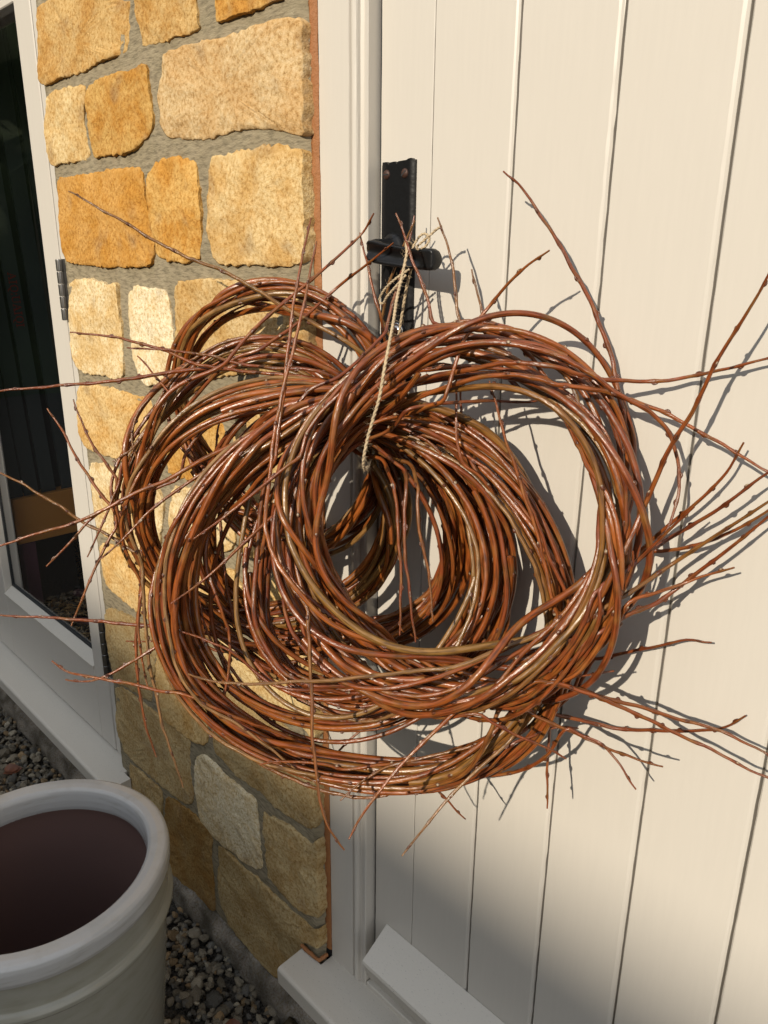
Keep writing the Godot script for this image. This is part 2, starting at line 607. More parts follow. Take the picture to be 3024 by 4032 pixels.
func sealant_bead(parent: Node3D) -> void:
	var g := Geo.new()
	var rows := []
	var y := -1.098
	while y < 0.95:
		var wl := -0.7775 + n_mid.get_noise_2d(1.0, y * 40.0) * 0.0022 + n_fine.get_noise_2d(6.0, y * 160.0) * 0.001
		var wr := -0.7662 + n_mid.get_noise_2d(4.0, y * 26.0) * 0.001 + n_fine.get_noise_2d(16.0, y * 140.0) * 0.0007
		var h := 0.0042 + n_mid.get_noise_2d(9.0, y * 34.0) * 0.0022
		rows.append(PackedVector3Array([Vector3(wl, y, -0.002), Vector3(wl + 0.0008, y, h), Vector3(lerpf(wl, wr, 0.35), y, h - 0.0006 + n_fine.get_noise_2d(2.0, y * 90.0) * 0.0008), Vector3(lerpf(wl, wr, 0.75), y, h * 0.6 + 0.0006), Vector3(wr, y, 0.0011), Vector3(wr + 0.0006, y, 0.0003)]))
		y += 0.004
	g.grid(rows)
	var p: PackedVector3Array
	var r: PackedFloat32Array
	var c: PackedColorArray
	var o := part("sealant_bead", g.mesh(), M["sealant"], parent, "terracotta sealant bead between stone and door frame")
	g = Geo.new()
	p = PackedVector3Array()
	r = PackedFloat32Array()
	c = PackedColorArray()
	for k in 14:
		var t := k / 13.0
		var q := Vector3(-0.768, -1.104, 0.008).lerp(Vector3(-0.772, -1.108, 0.024), clampf(t * 3.0, 0, 1)).lerp(Vector3(-0.815, -1.108, 0.026), clampf(t * 1.5 - 0.5, 0, 1))
		p.append(q + Vector3(0, n_mid.get_noise_2d(k * 7.0, 3.0) * 0.002, 0))
		r.append(0.0032 + n_fine.get_noise_2d(k * 9.0, 8.0) * 0.0014)
		c.append(Color.WHITE)
	g.tube(p, r, 8, c)
	part("sealant_bead", g.mesh(), M["sealant"], parent)

const BOARD := 0.1065
func door() -> void:
	var d := thing("boarded_door", "cream painted door of vertical boards with a black iron latch", "door")
	var x := -0.6835
	var k := 0
	var edges := [-0.6835, -0.6046, -0.4984, -0.3910, -0.2851, -0.1790, -0.0725, 0.0340, 0.1405, 0.1785]
	for i in edges.size() - 1:
		var a: float = edges[i] + (0.0005 if i < 2 else 0.0013)
		var b: float = edges[i + 1] - (0.0005 if i < 1 else 0.0013)
		var cl := [0.0012, 0.0006, 0.0022, 0.0022, 0.0022, 0.0022, 0.002, 0.002, 0.002][i] as float
		var cr := [0.0010, 0.0040, 0.0046, 0.0050, 0.0044, 0.0044, 0.0044, 0.0044, 0.002][i] as float
		var f := -0.02
		part("board", upright([Vector2(a, -0.042), Vector2(a, f - cl), Vector2(a + cl * 0.8, f), Vector2(b - cr, f), Vector2(b - cr * 0.45, f - cr * 0.22), Vector2(b - 0.0004, f - cr * 0.5), Vector2(b, f - cr * 0.58), Vector2(b, -0.042)], -1.095, 0.965, 160, 0.0009 if i == 2 else 0.0004, i * 37.0), M["cream paint"], d)
	part("backing", plain_box(Vector3(-0.683, -1.095, -0.065), Vector3(0.178, 0.965, -0.0415)), M["cream paint"], d)
	# weather bar
	var g := Geo.new()
	var o := PackedVector3Array([Vector3(-0.6565, -1.052, -0.0195), Vector3(-0.6565, -1.052, 0.018), Vector3(-0.6565, -1.022, 0.030), Vector3(-0.6565, -1.013, 0.033), Vector3(-0.6565, -1.0085, 0.0315), Vector3(-0.6565, -0.9745, -0.0195)])
	if (o[1] - o[0]).cross(o[2] - o[1]).x < 0:
		o.reverse()
	g.prism(o, Vector3(0.83, 0, 0))
	part("weather_bar", g.mesh(), M["cream sill paint"], d)
	latch(d)

func latch(d: Node3D) -> void:
	var h := sub("latch_handle", d, "black iron lever latch on a long back plate")
	# back plate with bevelled long edges and a nicked top
	var g := Geo.new()
	var x0 := -0.6781
	var x1 := -0.6262
	var xs := [x0, x0 + 0.004, x0 + 0.0105, x0 + 0.013, x0 + 0.0165, x0 + 0.0235, x0 + 0.026, x0 + 0.0285, x0 + 0.037, x0 + 0.0405, x0 + 0.0445, x1 - 0.004, x1]
	var ys := [0.0985, 0.1035, 0.1035, 0.1005, 0.1028, 0.1032, 0.1003, 0.1030, 0.1034, 0.1034, 0.1048, 0.1050, 0.1020]
	for s in 2:
		var rows := []
		for i in 2:
			var row := PackedVector3Array()
			for k in xs.size():
				var z := -0.0145
				if k == 0 or k == xs.size() - 1:
					z = -0.0175
				row.append(Vector3(xs[k], ys[k] if (i == 1) == (s == 0) or s == 0 and i == 1 else -0.138, z))
			rows.append(row)
		if s == 0:
			g.grid(rows)
	for k in xs.size() - 1:
		g.quad(Vector3(xs[k], ys[k], -0.0145 if k else -0.0175), Vector3(xs[k + 1], ys[k + 1], -0.0145 if k < xs.size() - 2 else -0.0175), Vector3(xs[k + 1], ys[k + 1], -0.0202), Vector3(xs[k], ys[k], -0.0202))
	g.quad(Vector3(x1, -0.138, -0.0175), Vector3(x1, -0.138, -0.0202), Vector3(x1, 0.1035, -0.0202), Vector3(x1, 0.1035, -0.0175))
	g.quad(Vector3(x0, -0.138, -0.0202), Vector3(x0, -0.138, -0.0175), Vector3(x0, 0.0985, -0.0175), Vector3(x0, 0.0985, -0.0202))
	g.quad(Vector3(x0, -0.138, -0.0202), Vector3(x1, -0.138, -0.0202), Vector3(x1, -0.138, -0.0145), Vector3(x0, -0.138, -0.0145))
	part("back_plate", g.mesh(), M["black iron"], h)
	# screws: domed heads with a slot
	for q in [[Vector3(-0.6675, 0.0905, -0.0145), 0.05], [Vector3(-0.6392, 0.0902, -0.0145), 0.7], [Vector3(-0.6675, -0.118, -0.0145), 1.0], [Vector3(-0.6392, -0.118, -0.0145), 0.3]]:
		g = Geo.new()
		var rows := []
		for i in 6:
			var row := PackedVector3Array()
			var a := PI / 2 * i / 5.0
			for j in 17:
				var t := TAU * j / 16.0
				row.append(Vector3(0.0052 * cos(a) * cos(t), 0.0052 * cos(a) * sin(t), 0.0024 * sin(a)))
			rows.append(row)
		g.grid(rows, [], true)
		var ang: float = q[1]
		var dir := Vector3(cos(ang), sin(ang), 0)
		var side := Vector3(-dir.y, dir.x, 0)
		var sc := part("screw", g.mesh(), M["rusty screw"], h)
		sc.position = q[0]
		g = Geo.new()
		g.quad(-dir * 0.0042 - side * 0.0006 + Vector3(0, 0, 0.00245), dir * 0.0042 - side * 0.0006 + Vector3(0, 0, 0.00245), dir * 0.0042 + side * 0.0006 + Vector3(0, 0, 0.00255), -dir * 0.0042 + side * 0.0006 + Vector3(0, 0, 0.00255))
		part("slot", g.mesh(), M["rubber gasket"], sc)
	# chrome key cylinder
	g = Geo.new()
	var rows2 := []
	for i in 7:
		var row := PackedVector3Array()
		var prof: Array = [[0.0095, 0.0], [0.0095, 0.003], [0.0085, 0.0042], [0.0062, 0.0036], [0.0058, 0.0048], [0.004, 0.0056], [0.0, 0.0058]]
		for j in 25:
			var t := TAU * j / 24.0
			row.append(Vector3(prof[i][0] * cos(t), prof[i][0] * sin(t), prof[i][1]))
		rows2.append(row)
	g.grid(rows2, [], true)
	var key := part("key_cylinder", g.mesh(), M["chrome"], h, "shiny chrome key cylinder below the lever")
	key.position = Vector3(-0.6455, -0.0785, -0.0145)
	# boss and neck
	g = Geo.new()
	rows2 = []
	for q in [[0.0165, 0.0], [0.0165, 0.004], [0.0145, 0.0065], [0.0115, 0.0085], [0.0098, 0.014], [0.0096, 0.030], [0.008, 0.036], [0.0, 0.0375]]:
		var row := PackedVector3Array()
		for j in 25:
			var t := TAU * j / 24.0
			row.append(Vector3(q[0] * cos(t), q[0] * sin(t), q[1]))
		rows2.append(row)
	g.grid(rows2, [], true)
	var boss := part("boss", g.mesh(), M["black iron"], h)
	boss.position = Vector3(-0.6535, 0.0125, -0.0145)
	# lever: a bar with a hollow front that widens to a rounded end
	g = Geo.new()
	rows2 = []
	var sect := [Vector2(1.0, 0.75), Vector2(0.86, 1.0), Vector2(0.62, 0.86), Vector2(0.3, 0.42), Vector2(0.0, 0.3), Vector2(-0.3, 0.42), Vector2(-0.62, 0.86), Vector2(-0.86, 1.0), Vector2(-1.0, 0.75), Vector2(-1.0, 0.1), Vector2(-0.8, -0.55), Vector2(-0.35, -0.95), Vector2(0.0, -1.0), Vector2(0.35, -0.95), Vector2(0.8, -0.55), Vector2(1.0, 0.1), Vector2(1.0, 0.75)]
	var along := [0.0, 0.015, 0.05, 0.12, 0.25, 0.4, 0.55, 0.68, 0.76, 0.82, 0.88, 0.94, 0.975, 1.0, 1.0]
	var hol := [1.0, 1.0, 1.0, 1.0, 1.0, 1.0, 1.0, 1.0, 0.85, 0.35, 0.05, 0.0, 0.0, 0.0, 0.0]
	var hts := [0.2, 0.7, 0.95, 1.05, 1.02, 0.98, 0.95, 0.94, 0.94, 0.95, 0.96, 0.97, 0.93, 0.75, 0.0]
	for i in along.size():
		var t: float = along[i]
		var x := lerpf(-0.6530, -0.5515, t)
		var cy := 0.0104 - 0.0098 * t - 0.0025 * sin(PI * t)
		var cz := 0.0255 - 0.003 * sin(PI * t)
		var hh := 0.0112 * (hts[i] as float)
		var dd := 0.0085 * minf(1.0, (hts[i] as float) * 1.05)
		var row := PackedVector3Array()
		for q in sect:
			var zz: float = q.y
			if zz > 0.0 and absf(q.x) < 0.8:
				zz = lerpf(0.98, zz, hol[i])
			row.append(Vector3(x, cy + q.x * hh, cz + zz * dd))
		row.reverse()
		rows2.append(row)
	# seen from outside, j to the right and i up: i climbs along +x
	var probe: Vector3 = (rows2[5][1] - rows2[5][0]).cross(rows2[6][0] - rows2[5][0])
	var mid := Vector3(rows2[5][0].x, 0.003, 0.0255)
	if probe.dot(rows2[5][0] - mid) < 0:
		for i in rows2.size():
			rows2[i].reverse()
	g.grid(rows2, [], true)
	part("lever", g.mesh(), M["black iron"], h)

func glazed_door() -> void:
	var fr := thing("glazed_door_frame", "cream frame and sill of the glazed door left of the stone pier", "door frame")
	part("jamb", soft_box(Vector3(-1.5445, -1.112, -0.07), Vector3(-1.462, 0.60, 0.0), 0.002), M["cream paint"], fr)
	part("jamb", soft_box(Vector3(-2.42, -1.112, -0.07), Vector3(-2.302, 0.60, 0.0), 0.002), M["cream paint"], fr)
	part("head", soft_box(Vector3(-2.42, 0.602, -0.07), Vector3(-1.462, 0.68, 0.0), 0.002), M["cream paint"], fr)
	var s := sill_mesh(-2.52, -1.432, -2.42, -1.462, "sill")
	fr.add_child(s, true)
	var d := thing("glazed_door", "cream glazed door leaf with one tall pane and steel hinges", "door")
	var xr := -1.5475
	var xl := -2.2985
	part("stile", soft_box(Vector3(-1.6185, -1.1085, -0.05), Vector3(xr, 0.598, 0.001), 0.0018), M["cream paint"], d)
	part("stile", soft_box(Vector3(xl, -1.1085, -0.05), Vector3(-2.1900, 0.598, 0.001), 0.0018), M["cream paint"], d)
	part("bottom_rail", soft_box(Vector3(-2.1898, -1.1085, -0.05), Vector3(-1.6187, -0.918, 0.001), 0.0018), M["cream paint"], d)
	part("top_rail", soft_box(Vector3(-2.1898, 0.436, -0.05), Vector3(-1.6187, 0.598, 0.001), 0.0018), M["cream paint"], d)
	# sloping glazing bead at the foot, narrow dark gasket round the pane
	var g := Geo.new()
	var o := PackedVector3Array([Vector3(-2.1896, -0.9185, -0.03), Vector3(-2.1896, -0.9185, 0.004), Vector3(-2.1896, -0.914, 0.004), Vector3(-2.1896, -0.896, -0.018), Vector3(-2.1896, -0.896, -0.03)])
	if (o[1] - o[0]).cross(o[2] - o[1]).x < 0:
		o.reverse()
	g.prism(o, Vector3(0.5706, 0, 0))
	part("glazing_bead", g.mesh(), M["cream sill paint"], d)
	g = Geo.new()
	g.box(Vector3(-2.1896, -0.8958, -0.027), Vector3(-1.6188, -0.889, -0.0195))
	g.box(Vector3(-2.1896, -0.889, -0.027), Vector3(-2.183, 0.4355, -0.0195))
	g.box(Vector3(-1.6254, -0.889, -0.027), Vector3(-1.6188, 0.4355, -0.0195))
	part("gasket", g.mesh(), M["rubber gasket"], d)
	g = Geo.new()
	g.quad(Vector3(-2.183, -0.889, -0.0225), Vector3(-1.6254, -0.889, -0.0225), Vector3(-1.6254, 0.4355, -0.0225), Vector3(-2.183, 0.4355, -0.0225))
	part("glass_pane", g.mesh(), M["window glass"], d)
	for y in [-0.004, -0.762]:
		var hg := sub("hinge", d)
		var n := 5
		var hh := 0.114 if y > -0.5 else 0.142
		for k in n:
			g = Geo.new()
			var rows := []
			for q in [[0.0, 0.0], [0.0054, 0.0003], [0.0061, 0.0012], [0.0061, hh / n - 0.0018], [0.0054, hh / n - 0.0009], [0.0, hh / n - 0.0006]]:
				var row := PackedVector3Array()
				for j in 17:
					var t := TAU * j / 16.0
					row.append(Vector3(q[0] * cos(-t), q[1], q[0] * sin(-t)))
				rows.append(row)
			g.grid(rows, [], true)
			var kn := part("knuckle", g.mesh(), M["steel"], hg)
			kn.position = Vector3(-1.5375, y - hh + hh * k / n, 0.0063)
		part("hinge_leaf", plain_box(Vector3(-1.5365, y - hh, 0.0), Vector3(-1.514, y, 0.0025)), M["steel"], hg)

func room() -> void:
	var lo := Vector3(-4.3, -1.112, -2.6)
	var hi := Vector3(-1.46, 0.95, -0.08)
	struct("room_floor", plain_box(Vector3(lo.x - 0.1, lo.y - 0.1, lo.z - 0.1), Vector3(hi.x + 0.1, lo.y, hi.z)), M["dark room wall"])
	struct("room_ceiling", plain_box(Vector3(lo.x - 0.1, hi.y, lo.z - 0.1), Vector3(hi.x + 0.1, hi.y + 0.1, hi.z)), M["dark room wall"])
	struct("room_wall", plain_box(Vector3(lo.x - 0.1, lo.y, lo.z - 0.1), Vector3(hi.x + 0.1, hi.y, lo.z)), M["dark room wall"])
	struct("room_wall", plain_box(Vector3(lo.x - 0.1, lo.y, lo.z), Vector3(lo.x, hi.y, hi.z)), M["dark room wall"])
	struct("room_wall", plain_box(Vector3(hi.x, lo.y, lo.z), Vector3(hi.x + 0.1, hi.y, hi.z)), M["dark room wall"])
	# bench front of orange wood, slats standing behind it
	var b := thing("wooden_bench", "orange brown wooden bench board behind the glass", "bench")
	part("front_board", soft_box(Vector3(-2.325, -0.822, -1.3), Vector3(-2.303, -0.682, -0.09), 0.002), M["orange wood"], b)
	part("seat", soft_box(Vector3(-2.75, -0.72, -1.3), Vector3(-2.327, -0.7, -0.09), 0.002), M["orange wood"], b)
	part("leg", soft_box(Vector3(-2.345, -1.112, -0.14), Vector3(-2.305, -0.824, -0.1), 0.002), M["purple cloth"], b)
	part("leg", soft_box(Vector3(-2.345, -1.112, -1.28), Vector3(-2.305, -0.824, -1.24), 0.002), M["purple cloth"], b)
	var z := -0.10
	var k := 0
	while z > -0.75 and k < 11:
		var w := 0.042
		var sl := rng.randf_range(0.75, 1.15)
		if k == 2:
			sl = 1.3
		var g := Geo.new()
		g.box(Vector3(-0.008, 0.0, -w), Vector3(0.0, 1.32 + rng.randf_range(-0.1, 0.1), 0.0), Color(sl, sl, sl))
		var place := ["nearest the glass", "second from the glass", "with red stencilled letters", "fourth from the glass", "fifth from the glass", "sixth from the glass", "seventh from the glass", "eighth from the glass", "ninth from the glass", "tenth from the glass", "farthest from the glass"][mini(k, 10)] as String
		var s := thing("standing_slat", "dark grey slat standing on the bench, " + place, "slat", Vector3(-2.36 - 0.012 * (k % 3), -0.7, z), "dark slats standing behind the glass")
		part("slat_body", g.mesh(), M["grey slat"], s)
		s.rotation = Vector3(0.045, 0.0, -0.015)
		if k == 2:
			var t := TextMesh.new()
			var font := SystemFont.new()
			font.font_names = PackedStringArray(["Droid Serif"])
			t.font = font
			t.font_size = 64
			t.pixel_size = 0.00048
			t.depth = 0.0012
			t.text = "AIQ:UAIQI"
			var o := part("stencil_letters", t, M["red stencil"], s)
			o.rotation = Vector3(0, PI / 2, 0)
			o.basis = Basis(Vector3(0, -1, 0), Vector3(0, 0, -1), Vector3(1, 0, 0))
			o.position = Vector3(0.001, 0.58, -0.021)
		z -= w + rng.randf_range(0.004, 0.02)
		k += 1
	# shavings on the floor
	var curl := Geo.new()
	var rows := []
	for i in 2:
		var row := PackedVector3Array()
		for j in 6:
			var a := j * 0.5
			row.append(Vector3(0.011 * sin(a) + j * 0.002, 0.006 * (1.0 - cos(a)), 0.004 * i - 0.002))
		rows.append(row)
	curl.grid(rows)
	var mm := MultiMesh.new()
	mm.transform_format = MultiMesh.TRANSFORM_3D
	mm.use_colors = true
	mm.mesh = curl.mesh()
	mm.instance_count = 5200
	for i in mm.instance_count:
		var p := Vector3(rng.randf_range(-3.2, -1.62), -1.108 + rng.randf() * 0.03, rng.randf_range(-0.95, -0.095))
		mm.set_instance_transform(i, Transform3D(Basis.from_euler(Vector3(rng.randf() * TAU, rng.randf() * TAU, rng.randf() * TAU)).scaled(Vector3.ONE * rng.randf_range(0.6, 1.5)), p))
		var l := rng.randf_range(0.5, 1.15)
		mm.set_instance_color(i, Color(0.58 * l, 0.39 * l, 0.18 * l))
	var st := MultiMeshInstance3D.new()
	st.name = "wood_shavings"
	st.multimesh = mm
	st.material_override = M["shavings"]
	tag(st, "tan wood shavings strewn over the floor inside the glazed door", "shavings")
	st.set_meta("kind", "stuff")
	add_child(st, true)
	var where := [[Vector3(-2.6, -1.085, -0.22), Vector3(-2.2, -1.085, -0.38), "nearer the bench leg"], [Vector3(-2.5, -1.085, -0.46), Vector3(-2.15, -1.085, -0.3), "crossing the middle of the shavings"], [Vector3(-2.25, -1.085, -0.2), Vector3(-2.0, -1.085, -0.32), "nearest the pane"]]
	for q in where:
		var g := Geo.new()
		var p := PackedVector3Array()
		var r := PackedFloat32Array()
		var c := PackedColorArray()
		for i in 12:
			var t := i / 11.0
			p.append((q[0] as Vector3).lerp(q[1], t) + Vector3(0, 0.01 * sin(t * 5.0), 0.012 * sin(t * 7.0)))
			r.append(0.014 * (0.6 + 0.4 * sin(PI * t)))
			c.append(Color.WHITE)
		g.tube(p, r, 8, c)
		var o := part("purple_strip", g.mesh(), M["purple cloth"], self)
		tag(o, "purple strip lying on the shavings behind the glass, " + (q[2] as String), "strip", "purple strips on the floor")

func stone_wall() -> void:
	var wall := thing("stone_wall", "rough coursed yellow sandstone pier with grey mortar between the doors", "wall")
	part("mortar", mortar_sheet(-1.492, -0.7755, -1.262, 1.3, 0.009), M["mortar"], wall)
	part("mortar", mortar_sheet(-2.52, -1.494, -1.262, -1.153, 0.02), M["mortar"], wall)
	part("mortar", mortar_sheet(-3.6, -2.43, -1.262, 1.3, 0.03), M["mortar"], wall)
	part("mortar", mortar_sheet(0.262, 1.5, -1.262, 1.3, 0.03), M["mortar"], wall)
	part("mortar", mortar_sheet(-0.7735, 0.26, 1.052, 1.3, 0.03), M["mortar"], wall)
	part("mortar", mortar_sheet(-2.428, -1.494, 0.682, 1.3, 0.03), M["mortar"], wall)
	part("mortar", mortar_sheet(-0.7735, 0.26, -1.262, -1.153, 0.03), M["mortar"], wall)
	part("wall_core", plain_box(Vector3(-1.4615, -1.3, -0.3), Vector3(-0.768, 1.3, -0.0005)), M["dark room wall"], wall)
	part("wall_core", plain_box(Vector3(-3.6, -1.3, -0.3), Vector3(-2.422, 1.3, -0.0005)), M["dark room wall"], wall)
	part("wall_core", plain_box(Vector3(0.262, -1.3, -0.3), Vector3(1.5, 1.3, -0.0005)), M["dark room wall"], wall)
	part("wall_core", plain_box(Vector3(-2.42, 0.682, -0.08), Vector3(-1.463, 1.3, -0.0005)), M["dark room wall"], wall)
	part("wall_core", plain_box(Vector3(-0.766, 1.052, -0.3), Vector3(0.26, 1.3, -0.0005)), M["dark room wall"], wall)
	stone(wall, "tan", [-1.480, 0.388, -1.476, 0.399, -1.437, 0.398, -1.391, 0.397, -1.160, 0.352, -1.169, 0.325, -1.163, 0.313, -1.171, 0.288, -1.192, 0.284, -1.268, 0.286, -1.319, 0.279, -1.345, 0.281, -1.416, 0.282, -1.471, 0.279, -1.499, 0.286, -1.496, 0.325])
	stone(wall, "tan", [-1.128, 0.376, -0.982, 0.345, -0.985, 0.298, -0.982, 0.279, -1.011, 0.279, -1.046, 0.282, -1.071, 0.280, -1.119, 0.283, -1.132, 0.287, -1.133, 0.307, -1.141, 0.326])
	stone(wall, "ochre", [-0.937, 0.340, -0.797, 0.310, -0.799, 0.279, -0.827, 0.280, -0.859, 0.278, -0.903, 0.280, -0.939, 0.278, -0.944, 0.290])
	stone(wall, "buff", [-1.464, 0.269, -1.384, 0.266, -1.328, 0.263, -1.327, 0.244, -1.341, 0.212, -1.339, 0.184, -1.335, 0.156, -1.370, 0.153, -1.435, 0.156, -1.470, 0.152, -1.493, 0.160, -1.499, 0.191, -1.502, 0.214, -1.482, 0.245, -1.486, 0.263])
	stone(wall, "ochre", [-1.312, 0.258, -1.257, 0.264, -1.183, 0.260, -1.123, 0.263, -1.120, 0.251, -1.125, 0.237, -1.118, 0.215, -1.117, 0.182, -1.136, 0.169, -1.167, 0.156, -1.220, 0.152, -1.283, 0.154, -1.313, 0.153, -1.322, 0.169, -1.328, 0.197, -1.328, 0.227, -1.326, 0.247])
	stone(wall, "pinkbuff", [-1.074, 0.264, -1.048, 0.267, -0.984, 0.265, -0.925, 0.262, -0.868, 0.261, -0.833, 0.263, -0.798, 0.262, -0.775, 0.256, -0.775, 0.239, -0.775, 0.201, -0.775, 0.159, -0.775, 0.137, -0.795, 0.140, -0.826, 0.148, -0.869, 0.153, -0.909, 0.156, -0.952, 0.152, -0.992, 0.151, -1.027, 0.156, -1.077, 0.162, -1.091, 0.174, -1.091, 0.194, -1.096, 0.213, -1.085, 0.234])
	stone(wall, "deepochre", [-1.481, 0.135, -1.412, 0.134, -1.305, 0.131, -1.240, 0.132, -1.175, 0.132, -1.162, 0.124, -1.161, 0.107, -1.159, 0.081, -1.149, 0.058, -1.141, 0.038, -1.142, 0.011, -1.154, -0.013, -1.223, -0.015, -1.323, -0.015, -1.405, -0.014, -1.463, -0.010, -1.483, 0.008, -1.493, 0.060, -1.485, 0.103])
	stone(wall, "ochre", [-1.149, 0.118, -1.129, 0.129, -1.094, 0.136, -1.043, 0.134, -1.013, 0.127, -1.009, 0.114, -1.005, 0.096, -1.003, 0.066, -1.005, 0.036, -1.010, 0.014, -1.017, -0.003, -1.056, -0.007, -1.103, -0.004, -1.137, 0.003, -1.140, 0.028, -1.146, 0.054, -1.155, 0.084])
	stone(wall, "buff2", [-0.971, 0.132, -0.938, 0.131, -0.906, 0.134, -0.886, 0.128, -0.851, 0.133, -0.809, 0.130, -0.796, 0.125, -0.775, 0.119, -0.775, 0.101, -0.775, 0.057, -0.775, 0.029, -0.775, 0.005, -0.779, -0.003, -0.797, -0.009, -0.835, -0.009, -0.871, -0.007, -0.919, -0.008, -0.958, -0.009, -0.983, 0.002, -0.990, 0.020, -0.990, 0.050, -0.988, 0.080, -0.982, 0.115])
	stone(wall, "cream", [-1.477, -0.041, -1.382, -0.037, -1.320, -0.043, -1.304, -0.046, -1.277, -0.040, -1.277, -0.063, -1.277, -0.101, -1.281, -0.173, -1.285, -0.201, -1.322, -0.208, -1.376, -0.204, -1.406, -0.208, -1.441, -0.209, -1.474, -0.200, -1.494, -0.187, -1.502, -0.153, -1.499, -0.113, -1.486, -0.075])
	stone(wall, "palecream", [-1.242, -0.054, -1.212, -0.044, -1.167, -0.046, -1.123, -0.046, -1.110, -0.060, -1.106, -0.094, -1.103, -0.124, -1.114, -0.162, -1.128, -0.190, -1.148, -0.199, -1.187, -0.202, -1.218, -0.200, -1.230, -0.178, -1.251, -0.156, -1.249, -0.125, -1.253, -0.084])
	stone(wall, "buff2", [-1.083, -0.035, -1.033, -0.029, -0.978, -0.029, -0.904, -0.028, -0.827, -0.030, -0.775, -0.032, -0.775, -0.048, -0.775, -0.090, -0.775, -0.120, -0.775, -0.134, -0.833, -0.144, -0.944, -0.159, -1.019, -0.174, -1.080, -0.180, -1.092, -0.167, -1.091, -0.132, -1.092, -0.097, -1.089, -0.062])
	stone(wall, "yellow", [-1.485, -0.239, -1.410, -0.226, -1.335, -0.225, -1.282, -0.227, -1.231, -0.225, -1.198, -0.225, -1.190, -0.245, -1.201, -0.287, -1.232, -0.320, -1.290, -0.355, -1.345, -0.358, -1.403, -0.360, -1.464, -0.360, -1.494, -0.353, -1.502, -0.326, -1.502, -0.289])
	stone(wall, "ochre", [-1.137, -0.249, -1.040, -0.235, -1.000, -0.232, -0.973, -0.242, -0.970, -0.274, -0.983, -0.308, -1.024, -0.332, -1.081, -0.344, -1.126, -0.349, -1.155, -0.343, -1.151, -0.290])
	stone(wall, "buff", [-0.942, -0.210, -0.889, -0.193, -0.810, -0.182, -0.775, -0.179, -0.775, -0.218, -0.775, -0.261, -0.789, -0.283, -0.869, -0.303, -0.940, -0.314, -0.952, -0.281, -0.952, -0.246])
	stone(wall, "cream", [-1.476, -0.387, -1.397, -0.377, -1.332, -0.383, -1.260, -0.383, -1.193, -0.380, -1.181, -0.406, -1.192, -0.452, -1.213, -0.502, -1.287, -0.525, -1.363, -0.532, -1.424, -0.536, -1.476, -0.535, -1.485, -0.487, -1.484, -0.437])
	stone(wall, "cream", [-1.147, -0.368, -1.076, -0.358, -1.027, -0.355, -0.961, -0.340, -0.958, -0.384, -0.963, -0.431, -1.025, -0.457, -1.090, -0.467, -1.160, -0.474, -1.164, -0.423])
	stone(wall, "yellow", [-0.935, -0.331, -0.870, -0.313, -0.800, -0.301, -0.775, -0.286, -0.775, -0.337, -0.775, -0.391, -0.821, -0.413, -0.895, -0.431, -0.941, -0.433, -0.942, -0.380])
	stone(wall, "yellow", [-1.476, -0.559, -1.405, -0.546, -1.326, -0.538, -1.253, -0.536, -1.211, -0.542, -1.217, -0.576, -1.233, -0.623, -1.257, -0.663, -1.313, -0.666, -1.389, -0.656, -1.455, -0.652, -1.475, -0.622])
	stone(wall, "yellow", [-1.183, -0.520, -1.101, -0.496, -1.020, -0.480, -0.966, -0.467, -0.955, -0.488, -0.893, -0.487, -0.901, -0.521, -0.916, -0.554, -0.983, -0.583, -1.070, -0.607, -1.168, -0.638, -1.201, -0.612, -1.198, -0.565])
	stone(wall, "buff", [-0.873, -0.447, -0.806, -0.426, -0.775, -0.408, -0.775, -0.456, -0.775, -0.502, -0.810, -0.530, -0.885, -0.543, -0.887, -0.485])
	stone(wall, "dull", [-1.472, -0.703, -1.386, -0.691, -1.316, -0.684, -1.270, -0.685, -1.256, -0.700, -1.274, -0.762, -1.286, -0.806, -1.300, -0.857, -1.330, -0.863, -1.391, -0.868, -1.458, -0.883, -1.480, -0.858, -1.488, -0.793, -1.487, -0.743])
	stone(wall, "yellow", [-1.236, -0.692, -1.175, -0.688, -1.102, -0.678, -1.041, -0.671, -0.991, -0.663, -0.971, -0.668, -0.994, -0.700, -1.079, -0.717, -1.086, -0.806, -1.092, -0.856, -1.134, -0.872, -1.184, -0.872, -1.239, -0.880, -1.284, -0.874, -1.278, -0.803, -1.255, -0.729])
	stone(wall, "buff", [-1.039, -0.617, -0.985, -0.605, -0.887, -0.571, -0.800, -0.541, -0.775, -0.525, -0.775, -0.574, -0.775, -0.631, -0.775, -0.689, -0.794, -0.679, -0.845, -0.669, -0.899, -0.669, -0.951, -0.670, -0.967, -0.666])
	stone(wall, "dull", [-1.065, -0.725, -1.008, -0.695, -0.953, -0.695, -0.907, -0.689, -0.858, -0.696, -0.806, -0.704, -0.775, -0.713, -0.775, -0.754, -0.775, -0.802, -0.775, -0.843, -0.794, -0.860, -0.849, -0.866, -0.899, -0.869, -0.939, -0.866, -0.981, -0.873, -1.010, -0.874, -1.039, -0.865, -1.069, -0.861, -1.079, -0.837, -1.074, -0.785])
	stone(wall, "dull", [-1.474, -0.904, -1.447, -0.881, -1.394, -0.880, -1.333, -0.878, -1.266, -0.876, -1.220, -0.876, -1.168, -0.876, -1.157, -0.886, -1.165, -0.927, -1.163, -0.969, -1.160, -1.010, -1.172, -1.036, -1.219, -1.049, -1.285, -1.053, -1.345, -1.057, -1.408, -1.061, -1.461, -1.053, -1.477, -1.024, -1.491, -0.983])
